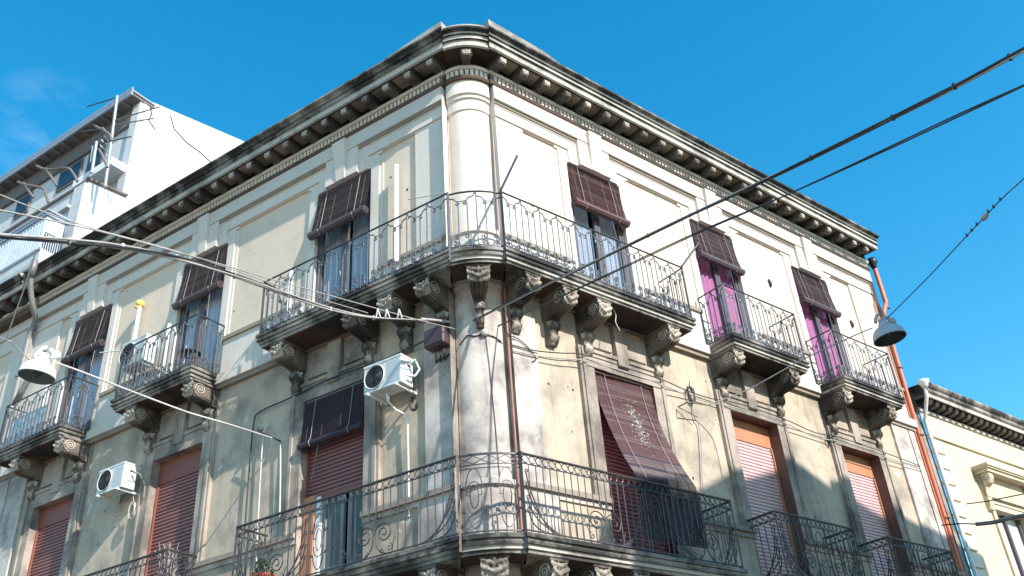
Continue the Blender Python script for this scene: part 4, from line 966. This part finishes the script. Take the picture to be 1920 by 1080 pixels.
for c in (WN, WN+4.4):
    mb = M(); mb.box(FR, c-.75, c-.66, -.25, -.16, 3.0, 6.22, 'frame'); mb.box(FR, c+.66, c+.75, -.25, -.16, 3, 6.22, 'frame'); mb.box(FR, c-.05, c+.05, -.25, -.16, 3, 6.22, 'mauve'); mb.box(FR, c-.66, c+.66, -.25, -.17, 4.6, 4.7, 'frame'); w = obj('window', mb, t)
    for s in (-1, 1):
        mb = M(); mb.box(FR, min(c+s*.05, c+s*.66), max(c+s*.05, c+s*.66), -.235, -.225, 3.0, 6.2, 'panelmetal'); obj('pane', mb, w)
    mb = M(); mb.box(FR, c-1.15, c+1.15, .0, .34, 6.98, 7.06, 'nbrtrim'); mb.box(FR, c-1.2, c+1.2, .0, .38, 7.06, 7.10, 'nbrtrim'); mb.box(FR, c-1.23, c+1.23, 0, .41, 7.10, 7.16, 'nbrtrim'); mb.box(FR, c-1.1, c+1.1, .05, .12, 6.45, 6.98, 'nbrtrim')
    hd = obj('window_hood', mb, t)
    for s in (-1, 1):
        mb = M(); u = c+s*1.0
        mb.prism(FR, [(.0, 6.98), (.30, 6.98), (.31, 6.85), (.25, 6.74), (.15, 6.68), (.10, 6.5), (.12, 6.3), (.08, 6.15), (0, 6.1)], u-.10, u+.10, 'nbrtrim', 'u')
        sp = spiral(.19, 6.85, .08, 2, 0, 1, 20, .1); mb.tube([FR(u-.105, p, q) for p, q in sp], .012, 'nbrtrim', 5)
        obj('console', mb, hd)
t2 = thing('white_downpipe', FR(12.05, .1, -1.6), 'white plastic downpipe with funnel, left edge of the low cream house', 'drainpipe')
mb = M(); mb.tube([FR(12.00, .40, 8.70), FR(12.02, .36, 8.45), FR(12.10, .10, 7.95), FR(12.14, .09, 7.8), FR(12.14, .09, -1.5)], .042, 'pvcw', 12); obj('pipe', mb, t2)
mb = M(); mb.lathe(FR(12.0, .40, 8.62), [(.05, 0), (.08, .06), (.12, .14), (.13, .2)], 'pvcw', Z, 16, True); obj('funnel', mb, t2)
# ================================================================== HOUSE ACROSS THE STREET (out of view, added to throw the shadow on the lower right)
t = thing('unseen_opposite_house', FR(8, 15, -1.6), 'unseen house across the street, added to shade the lower right wall', 'building')
mb = M(); NB = 11.3
prof = [(2.0, -1.6), (2.0, 11.95), (4.1, 12.75), (5.2, 13.3), (7.1, 13.92), (7.45, 13.92), (8.3, 13.6), (8.32, 13.75), (8.9, 13.83), (9.9, 13.55), (11.5, 13.2), (13.5, 12.9), (13.5, -1.6)]
mb.prism(FR, prof, NB, NB+.5, 'nbr'); mb.box(FR, 2.0, 13.5, NB+.5, NB+8, -1.6, 11.9, 'nbr'); obj('wall', mb, t)
for zz in (.2, 4.2, 8.2):
    for uu in (4.6, 7.4, 10.4):
        m2 = M(); m2.box(FR, uu, uu+1.2, NB-.05, NB-.003, zz, zz+2.2, 'shutred'); obj('window', m2, t)

# ================================================================== WIRES, CABLES, LAMPS
def cam_at(px, py, depth):
    d = fw*FPX + rt*(px-960) - up*(py-540); return CAM + d*(depth/FPX)
def catn(a, b, sag, n=24): return [a.lerp(b, i/n) - Z*(sag*4*(i/n)*(1-i/n)) for i in range(n+1)]
J = FL(.0, .22, 6.90)
# left bundle
def bundle(name, pts, r, ks, label, offs, twist=.5):
    t = thing(name, pts[0], label, 'cable')
    for q, (k, (ox, oz)) in enumerate(zip(ks, offs)):
        mb = M(); N = len(pts); side = (pts[-1]-pts[0]).cross(Z).normalized()
        mb.tube([p + side*(ox*math.cos(i*twist)-oz*math.sin(i*twist)) + Z*(ox*math.sin(i*twist)+oz*math.cos(i*twist)) for i, p in enumerate(pts)], r, k, 6); obj('strand', mb, t)
    return t
A0 = FL(-.05, .30, 6.98)
from_px = [(860, 612, 14.3), (800, 602, 13.6), (700, 596, 12.4), (620, 580, 11.6), (540, 553, 10.8), (440, 517, 9.8), (330, 483, 8.8), (230, 463, 8.0), (130, 452, 7.3), (0, 441, 6.4), (-160, 430, 5.5)]
pts = densify([cam_at(x, y, d) for x, y, d in from_px], 4)
tb = bundle('cable_bundle', pts, .011, ['cablegrey', 'cablegrey', 'cable'], 'thick twisted pale and dark cable bundle sweeping from the corner to the left edge', [(0, .016), (.014, -.012), (-.014, -.012)], .22)
mb = M()
for (x, y, d) in from_px[1:9]:
    p = cam_at(x, y, d); mb.tube([p+Z*.03, p-Z*.03], .018, 'cablegrey', 6)
for x in (705, 722, 745): mb.tube([cam_at(x, 597, 12.5), cam_at(x+3, 580, 12.5), cam_at(x+9, 597, 12.5)], .012, 'cablewhite', 5)
obj('cable_clip', mb, tb)
pts = densify([cam_at(*p) for p in [(905, 628, 14.2), (800, 604, 13.5), (640, 560, 12), (480, 515, 10.6), (430, 500, 9.9), (200, 437, 8), (0, 394, 6.8), (-120, 372, 6.2)]], 4)
pipe('thin_cable', pts, .007, 'cablegrey', 'thin grey wire running just above the thick left bundle', 'cable', 5)
pts = densify([cam_at(*p) for p in [(690, 587, 12.4), (560, 548, 11.4), (420, 500, 10.2), (300, 462, 9.2), (180, 430, 8.4), (60, 389, 7.6), (-60, 340, 7)]], 4)
pipe('thin_cable', pts, .006, 'cablegrey', 'thinner wire crossing the white block, highest of the left wires', 'cable', 5)
# right pair of heavy cables
pts = densify([cam_at(*p) for p in [(866, 612, 14.3), (960, 565, 13.0), (1085, 505, 11.6), (1250, 425, 10.0), (1440, 335, 8.5), (1640, 238, 7.2), (1790, 162, 6.4), (1920, 94, 5.8), (2060, 20, 5.2)]], 5)
tb = bundle('cable_bundle', pts, .0092, ['cable', 'cable', 'cablegrey'], 'heavier dark cable pair rising from the corner to the upper right edge', [(0, .011), (.010, -.008), (-.010, -.008)], .22)
mb = M()
for i in range(6, len(pts), 4): mb.tube([pts[i]+Z*.028, pts[i]-Z*.022], .014, 'cable', 5)
obj('cable_clip', mb, tb)
pts = densify([cam_at(*p) for p in [(920, 618, 14.2), (1000, 580, 13.2), (1140, 515, 12.0), (1300, 440, 10.6), (1460, 372, 9.4), (1640, 290, 8.4), (1800, 215, 7.5), (1920, 160, 7.0), (2040, 104, 6.5)]], 5)
bundle('cable_bundle', pts, .0078, ['cable', 'cable'], 'slimmer dark cable running below the heavy pair to the right edge', [(0, .009), (0, -.009)], .2)
# bend of the bundle into the wall
pipe('cable_bend', densify([cam_at(*p) for p in [(790, 598, 13.5), (850, 606, 14.1), (864, 622, 14.35), (868, 648, 14.4)]], 5), .022, 'cablegrey', 'pale cable end bending down onto the wall beside the mauve box', 'cable')
# wires strapped along the wall
def wallwire(F, pts, r, k, label, cat='cable'): return pipe('wall_cable', densify([F(*p) for p in pts], 4), r, k, label, cat, 5)
t_w = [(0.05, .05, 6.60), (.5, .06, 6.62), (1.0, .09, 6.70), (1.5, .10, 6.80), (2.4, .13, 6.78), (3.3, .10, 6.79), (4.0, .03, 6.78), (4.6, .03, 6.78), (5.2, .10, 6.80), (6.5, .10, 6.79), (7.6, .03, 6.75), (8.3, .10, 6.77), (9.8, .10, 6.75), (11.3, .06, 6.72)]
wallwire(FR, t_w, .010, 'cable', 'upper wire strapped along the sunny wall above the lower windows')
wallwire(FR, [(u, n+.005, z-.10+.012*math.sin(u*3)) for u, n, z in t_w], .010, 'cablegrey', 'lower wire strapped along the sunny wall above the lower windows')
wallwire(FR, [(4.05, .03, 6.6), (4.02, .03, 6.3), (4.1, .03, 6.15), (4.03, .05, 5.7), (3.95, .04, 5.3), (3.85, .04, 4.9), (3.7, .04, 4.6)], .012, 'cablegrey', 'rope-like cable trailing down the cream wall right of the long blind')
wallwire(FL, [(.45, .10, 6.86), (.8, .10, 6.83), (1.4, .10, 6.81), (2.4, .12, 6.84), (3.4, .06, 6.82), (4.1, .04, 6.80), (4.25, .04, 6.6), (4.25, .04, 5.4), (4.22, .04, 4.4)], .014, 'cable', 'dark cable along the top of the violet blind, then down the left wall')
wallwire(FL, [(4.1, .05, 6.5), (3.9, .05, 6.5), (3.98, .05, 6.3), (3.95, .05, 5.2), (3.9, .05, 4.2)], .012, 'cablewhite', 'pale worn cable running down the left wall beside the dark one')
wallwire(FL, [(3.55, .05, 6.05), (3.5, .05, 5.5), (3.45, .05, 4.8)], .013, 'cablewhite', 'short pale cable hanging under the lamp wire anchor on the left wall')
wallwire(FR, [(-.2, .18, 6.78), (-.05, .10, 6.72), (.12, .06, 6.74), (.30, .05, 6.68), (.5, .05, 6.5), (.42, .05, 6.42)], .009, 'cable', 'loose black wire looping across the pilaster right of the column')
pipe('wall_cable', [FC(a, .475, z) for a, z in [(-.75, 6.62), (-.45, 6.74), (-.2, 6.70), (.1, 6.72), (.4, 6.70), (.7, 6.64)]], .010, 'cable', 'black wire wrapped round the rounded column', 'cable', 5)
pipe('wall_cable', [FC(a, .475, z) for a, z in [(.15, 6.70), (.22, 6.2), (.30, 5.2), (.33, 4.5)]], .006, 'cable', 'thin vertical wire down the front of the rounded column', 'cable', 4)
coil(FR, 4.02, .05, 6.72, .10, 'tangled coil of black cable on the sunny wall right of the long blind', 'cable')
coil(FR, 8.0, .05, 6.66, .06, 'small loop of cable on the sunny wall between the two pink shutters', 'cable')
# anchor brackets
t = thing('wire_bracket', FR(3.6, 0, 6.4), 'triangular rusty wire bracket on the sunny wall right of the long blind', 'bracket')
mb = M(); mb.tube([FR(3.63, .03, 6.40), FR(3.63, .25, 6.40), FR(4.12, .25, 6.46)], .012, 'wood', 5); mb.tube([FR(3.63, .03, 6.40), FR(4.0, .12, 6.25)], .009, 'wood', 5); obj('arm', mb, t)
t = thing('wire_bracket', FL(3.6, 0, 6.1), 'small iron wire bracket on the left wall where the lamp wire ends', 'bracket')
mb = M(); mb.tube([FL(3.6, .0, 6.12), FL(3.6, .2, 6.14), FL(3.95, .2, 6.35)], .014, 'iron', 5); mb.blob((3.95, .15, 6.38), .045, 'iron', (1, 1, 1), FL); obj('arm', mb, t)

def lamp(c, R, ax, kout, kin, label, toward):
    t = thing('street_lamp', c, label, 'street lamp', 'dome street lamps hung on wires')
    ax = ax.normalized()
    pr = [(.001, 0)]+[(R*math.sin(PI/2*(i/10))**.72, -(R*.82)*(1-math.cos(PI/2*i/10))) for i in range(1, 11)]+[(R*1.03, -R*.86), (R*1.03, -R*.90), (R*.98, -R*.90)]
    mb = M(); mb.lathe(c, pr, kout, ax, 32); obj('shade', mb, t)
    mb = M(); mb.lathe(c-ax*.012, [(.001, 0)]+[(R*.97*math.sin(PI/2*i/10)**.72, -(R*.80)*(1-math.cos(PI/2*i/10))) for i in range(1, 11)]+[(R*.98, -R*.89)], kin, ax, 32)
    mb.lathe(c-ax*.05, [(.06, 0), (.06, -.08), (.045, -.12), (.02, -.15)], 'lampin', ax, 12); obj('reflector', mb, t)
    mb = M(); s = toward.normalized(); f = ax.cross(s)
    mb.lathe(c-ax*.01, [(.10, 0), (.09, .05), (.06, .08), (.06, .13)], kout, ax, 14, True)
    mb.tube([c+ax*.06-s*.12, c+ax*.12-s*.10, c+ax*.20-s*.05, c+ax*.22], .026, kout, 6); mb.tube([c+ax*.06+s*.12, c+ax*.14+s*.12, c+ax*.19+s*.05], .026, kout, 6)
    mb.lathe(c+ax*.06+s*.16, [(.045, 0), (.05, .03), (.03, .09)], kout, ax, 10, True)
    obj('hanger', mb, t); return t
cR = cam_at(1659, 612, 14.2); cL = cam_at(78, 680, 11.6)
AR = FR(4.14, .25, 6.46)
axR = (Z*1.0 + rt*-.12).normalized()
lamp(cR, .245, (Z - rt*.10), 'lampgrey', 'lampin', 'dark grey dome street lamp hanging against the sky on the right', rt)
lamp(cL, .218, (Z + rt*.12 + 0*fw), 'lampwhite', 'lampingreen', 'white dome street lamp hanging in front of the far left balcony', rt)
tr = cR+Z*.2
pts = densify([AR, cam_at(1400, 732, 15.8), cam_at(1500, 677, 15.2), cam_at(1600, 630, 14.5), cam_at(1636, 615, 14.25)], 5)
pipe('lamp_wire', pts, .011, 'cablegrey', 'twisted wire from the sunny wall out to the grey street lamp', 'cable', 5)
t = thing('span_wire', tr, 'thin wire from the grey street lamp up to the right edge, with insulator', 'cable')
wp = [cam_at(1662, 598, 14.2), cam_at(1740, 520, 13.4), cam_at(1812, 443, 12.6), cam_at(1846, 407, 12.2), cam_at(1880, 371, 11.9), cam_at(1925, 330, 11.4), cam_at(2000, 260, 10.8)]
mb = M(); mb.tube(densify(wp, 5), .008, 'cable', 5); obj('strand', mb, t)
mb = M(); d = (wp[4]-wp[2]).normalized(); mb.lathe(cam_at(1846, 407, 12.2), [(.005, -.075), (.03, -.05), (.042, 0), (.03, .05), (.005, .075)], 'cablegrey', d, 12); obj('insulator', mb, t)
for (x, y) in ((1813, 443), (1822, 433), (1832, 422), (1853, 398), (1863, 389), (1876, 375)):
    c = cam_at(x, y, 12.3); mb = M(); mb.tube([c-Z*.005, c+Z*.05], .022, 'cable', 4, r1=.004); obj('clip', mb, t)
pts = densify([cam_at(104, 680, 11.6), cam_at(150, 696, 11.9), cam_at(250, 735, 12.5), cam_at(335, 767, 13.0), cam_at(365, 777, 13.2), cam_at(430, 796, 13.6), FL(3.6, .2, 6.12)], 5)
pipe('lamp_wire', pts, .013, 'cablewhite', 'pale cable from the white street lamp to the left wall', 'cable', 5)
mb = M(); mb.tube([cam_at(58, 678, 11.6), cam_at(20, 640, 11.2), cam_at(-60, 610, 10.5)], .008, 'cablegrey', 5); tag(obj('lamp_wire', mb, origin=cam_at(58, 678, 11.6)), 'thin wire leaving the white street lamp toward the left edge', 'cable')
mb = M(); mb.tube([cam_at(69, 466, 9), cam_at(46, 540, 9.4), cam_at(10, 640, 10)], .007, 'cablewhite', 5); tag(obj('hanging_wire', mb, origin=cam_at(69, 466, 9)), 'thin pale wire hanging slanted across the far left cornice', 'cable')
pipe('neighbour_cable', densify([cam_at(1765, 985, 16), cam_at(1800, 982, 15.8), cam_at(1835, 983, 15.6)], 5), .012, 'cable', 'dark tied cable crossing the white quoins at the right', 'cable', 5)
pipe('sleeved_cable', densify([cam_at(1830, 983, 15.6), cam_at(1865, 979, 15.4), cam_at(1890, 972, 15.2), cam_at(1925, 966, 15), cam_at(1990, 958, 14.6)], 5), .036, 'pvcg', 'thick grey sleeve of cable crossing the window of the low cream house', 'cable', 8)
pipe('slack_wire', [cam_at(1812, 945, 16), cam_at(1850, 940, 16), cam_at(1925, 925, 15)], .010, 'cable', 'thin black wire stretched above the grey sleeved cable at the right edge', 'cable', 5)

# ================================================================== SMALL THINGS ON THE BALCONIES
def awnpole(F, a, b, label, k='ironblack', r=.022): mb = M(); mb.tube([a, b], r, k, 6); tag(obj('awning_pole', mb, origin=a), label, 'pole', 'poles tied to the railings')
awnpole(FR, FR(-.44, DN, 8.95), FR(-.02, .62, 9.86), 'dark pole slanting up from the black post of the upper corner railing')
awnpole(FR, FR(3.68, DN, 8.95), FR(4.12, .80, 9.55), 'dark pole slanting up from the right end of the upper corner railing')
awnpole(FL, FL(-.42, DN, 8.95), FL(.18, .85, 8.98), 'thin grey rod slanting up from the left post of the upper corner railing', 'cablegrey', .008)
awnpole(FL, FL(3.62, DN, 8.93), FL(4.05, .75, 9.1), 'thin grey rod at the left end of the upper corner railing', 'cablegrey', .008)
awnpole(FL, FL(7.48, DN, 8.93), FL(8.1, .75, 9.05), 'thin pale rod at the left end of the middle left balcony', 'cablewhite', .012)
# drying rack on the middle left balcony, stool
t = thing('clothes_rack', FL(6.6, .3, 7.86), 'dark wire clothes rack folded out on the middle left balcony', 'clothes rack')
mb = M()
for i in range(7): mb.tube([FL(6.9+i*.07, .12, 8.55), FL(6.9+i*.07, .55, 8.5)], .005, 'iron', 4)
mb.tube([FL(6.88, .12, 8.55), FL(7.36, .12, 8.55)], .009, 'iron', 4); mb.tube([FL(6.88, .55, 8.5), FL(7.36, .55, 8.5)], .009, 'iron', 4)
obj('top_grid', mb, t)
for a, b in ((6.88, 7.30), (7.36, 6.94)): mb = M(); mb.tube([FL(a, .5, 8.52), FL(b, .2, 7.87)], .009, 'iron', 4); obj('leg', mb, t)
t = thing('round_table', FL(5.85, .3, 7.86), 'small dark round wire table on the middle left balcony by its door', 'table')
mb = M(); mb.lathe(FL(5.85, .33, 8.4), [(.001, 0), (.20, 0), (.21, .02), (.001, .02)], 'iron', Z, 18)
obj('table_top', mb, t)
for a in range(3): mb = M(); mb.tube([FL(5.85+.05*math.cos(a*2.1), .33+.05*math.sin(a*2.1), 8.4), FL(5.85+.17*math.cos(a*2.1), .33+.17*math.sin(a*2.1), 7.87)], .01, 'iron', 5); obj('leg', mb, t)
# pot plants
t = thing('potted_plant', FL(3.45, .35, 3.5), 'low green plant in a red slatted pot on the lower corner balcony at left', 'plant', )
mb = M(); mb.lathe(FL(3.35, .40, 3.52), [(.11, 0), (.16, .24), (.175, .25), (.175, .30), (.15, .30)], 'terra', Z, 18, True)
for i in range(14):
    a = i*2*PI/14; p = FL(3.35+.145*math.cos(a), .40+.145*math.sin(a), 3.54); q = FL(3.35+.18*math.cos(a), .40+.18*math.sin(a), 3.8); mb.tube([p, q], .012, 'terra', 4)
obj('pot', mb, t)
def foliage(mb, F, u, n, z, R, N, k, size=.035, up_=.5):
    rnd = random.Random(int(u*37)+N)
    for i in range(N):
        th = rnd.uniform(0, 2*PI); ph = math.acos(rnd.uniform(-.2, 1)); r = R*rnd.uniform(.3, 1)**.6
        c = F(u+r*math.sin(ph)*math.cos(th), n+r*math.sin(ph)*math.sin(th)*.7, z+r*math.cos(ph)*1.0)
        a = Vector((rnd.gauss(0, 1), rnd.gauss(0, 1), rnd.gauss(0, 1))).normalized()*size*rnd.uniform(.6, 1.3); b = a.orthogonal().normalized()*size*.4
        mb.add([c-a, c+b, c+a, c-b], [(0, 1, 2, 3)], k)
mb = M(); foliage(mb, FL, 3.35, .40, 3.84, .2, 200, 'leafg'); obj('leaves', mb, t)
t = thing('dry_plant', FL(5.4, .4, 3.5), 'leafless dried plant with pale twigs on the lower left balcony', 'plant')
mb = M(); mb.lathe(FL(5.52, .42, 3.52), [(.09, 0), (.13, .22), (.14, .22), (.14, .26)], 'terra', Z, 16, True); obj('pot', mb, t)
mb = M(); rnd = random.Random(9)
for i in range(34):
    a = rnd.uniform(0, 2*PI); h = rnd.uniform(.55, 1.05); s = rnd.uniform(.05, .26)
    p = [FL(5.52, .42, 3.75), FL(5.52+s*.4*math.cos(a), .42+s*.3*math.sin(a), 3.75+h*.5), FL(5.52+s*math.cos(a), .42+s*.7*math.sin(a), 3.75+h)]
    mb.tube(p, .007, 'dry', 4, r1=.003)
    for j in range(3): q = p[1].lerp(p[2], rnd.random()); mb.tube([q, q+Vector((rnd.uniform(-.08, .08), rnd.uniform(-.08, .08), rnd.uniform(.02, .12)))], .004, 'dry', 3)
obj('stems', mb, t)
# grey sheet panel behind the far left railing
mb = M(); mb.box(FL, 10.0, 11.25, .50, .515, 7.95, 8.62, 'panelmetal'); tag(obj('screen_panel', mb, origin=FL(10, .5, 7.9)), 'pale translucent sheet tied inside the far left balcony railing', 'screen')
# rope under the upper corner balcony
pipe('dangling_rope', densify([FR(1.92, .45, 7.63), FR(1.97, .45, 7.5), FR(1.93, .46, 7.35), FR(2.02, .45, 7.22)], 4), .008, 'cablewhite', 'short pale rope dangling under the upper corner balcony', 'rope', 5)
# wall plaque-like fixing between upper windows on the right
for u, z, lb in ((7.42, 10.2, 'small rusty iron fixing on the cream panel between the two grey blinds'), (10.35, 10.05, 'small rusty iron fixing on the cream panel beside the red drainpipe')):
    mb = M(); mb.tube([FR(u, -.035, z+.09), FR(u+.01, .0, z), FR(u+.02, -.035, z-.08)], .03, 'iron', 6); tag(obj('iron_fixing', mb, origin=FR(u, 0, z)), lb, 'fixing')

for o in list(S.objects):
    if '_o' in o: del o['_o']
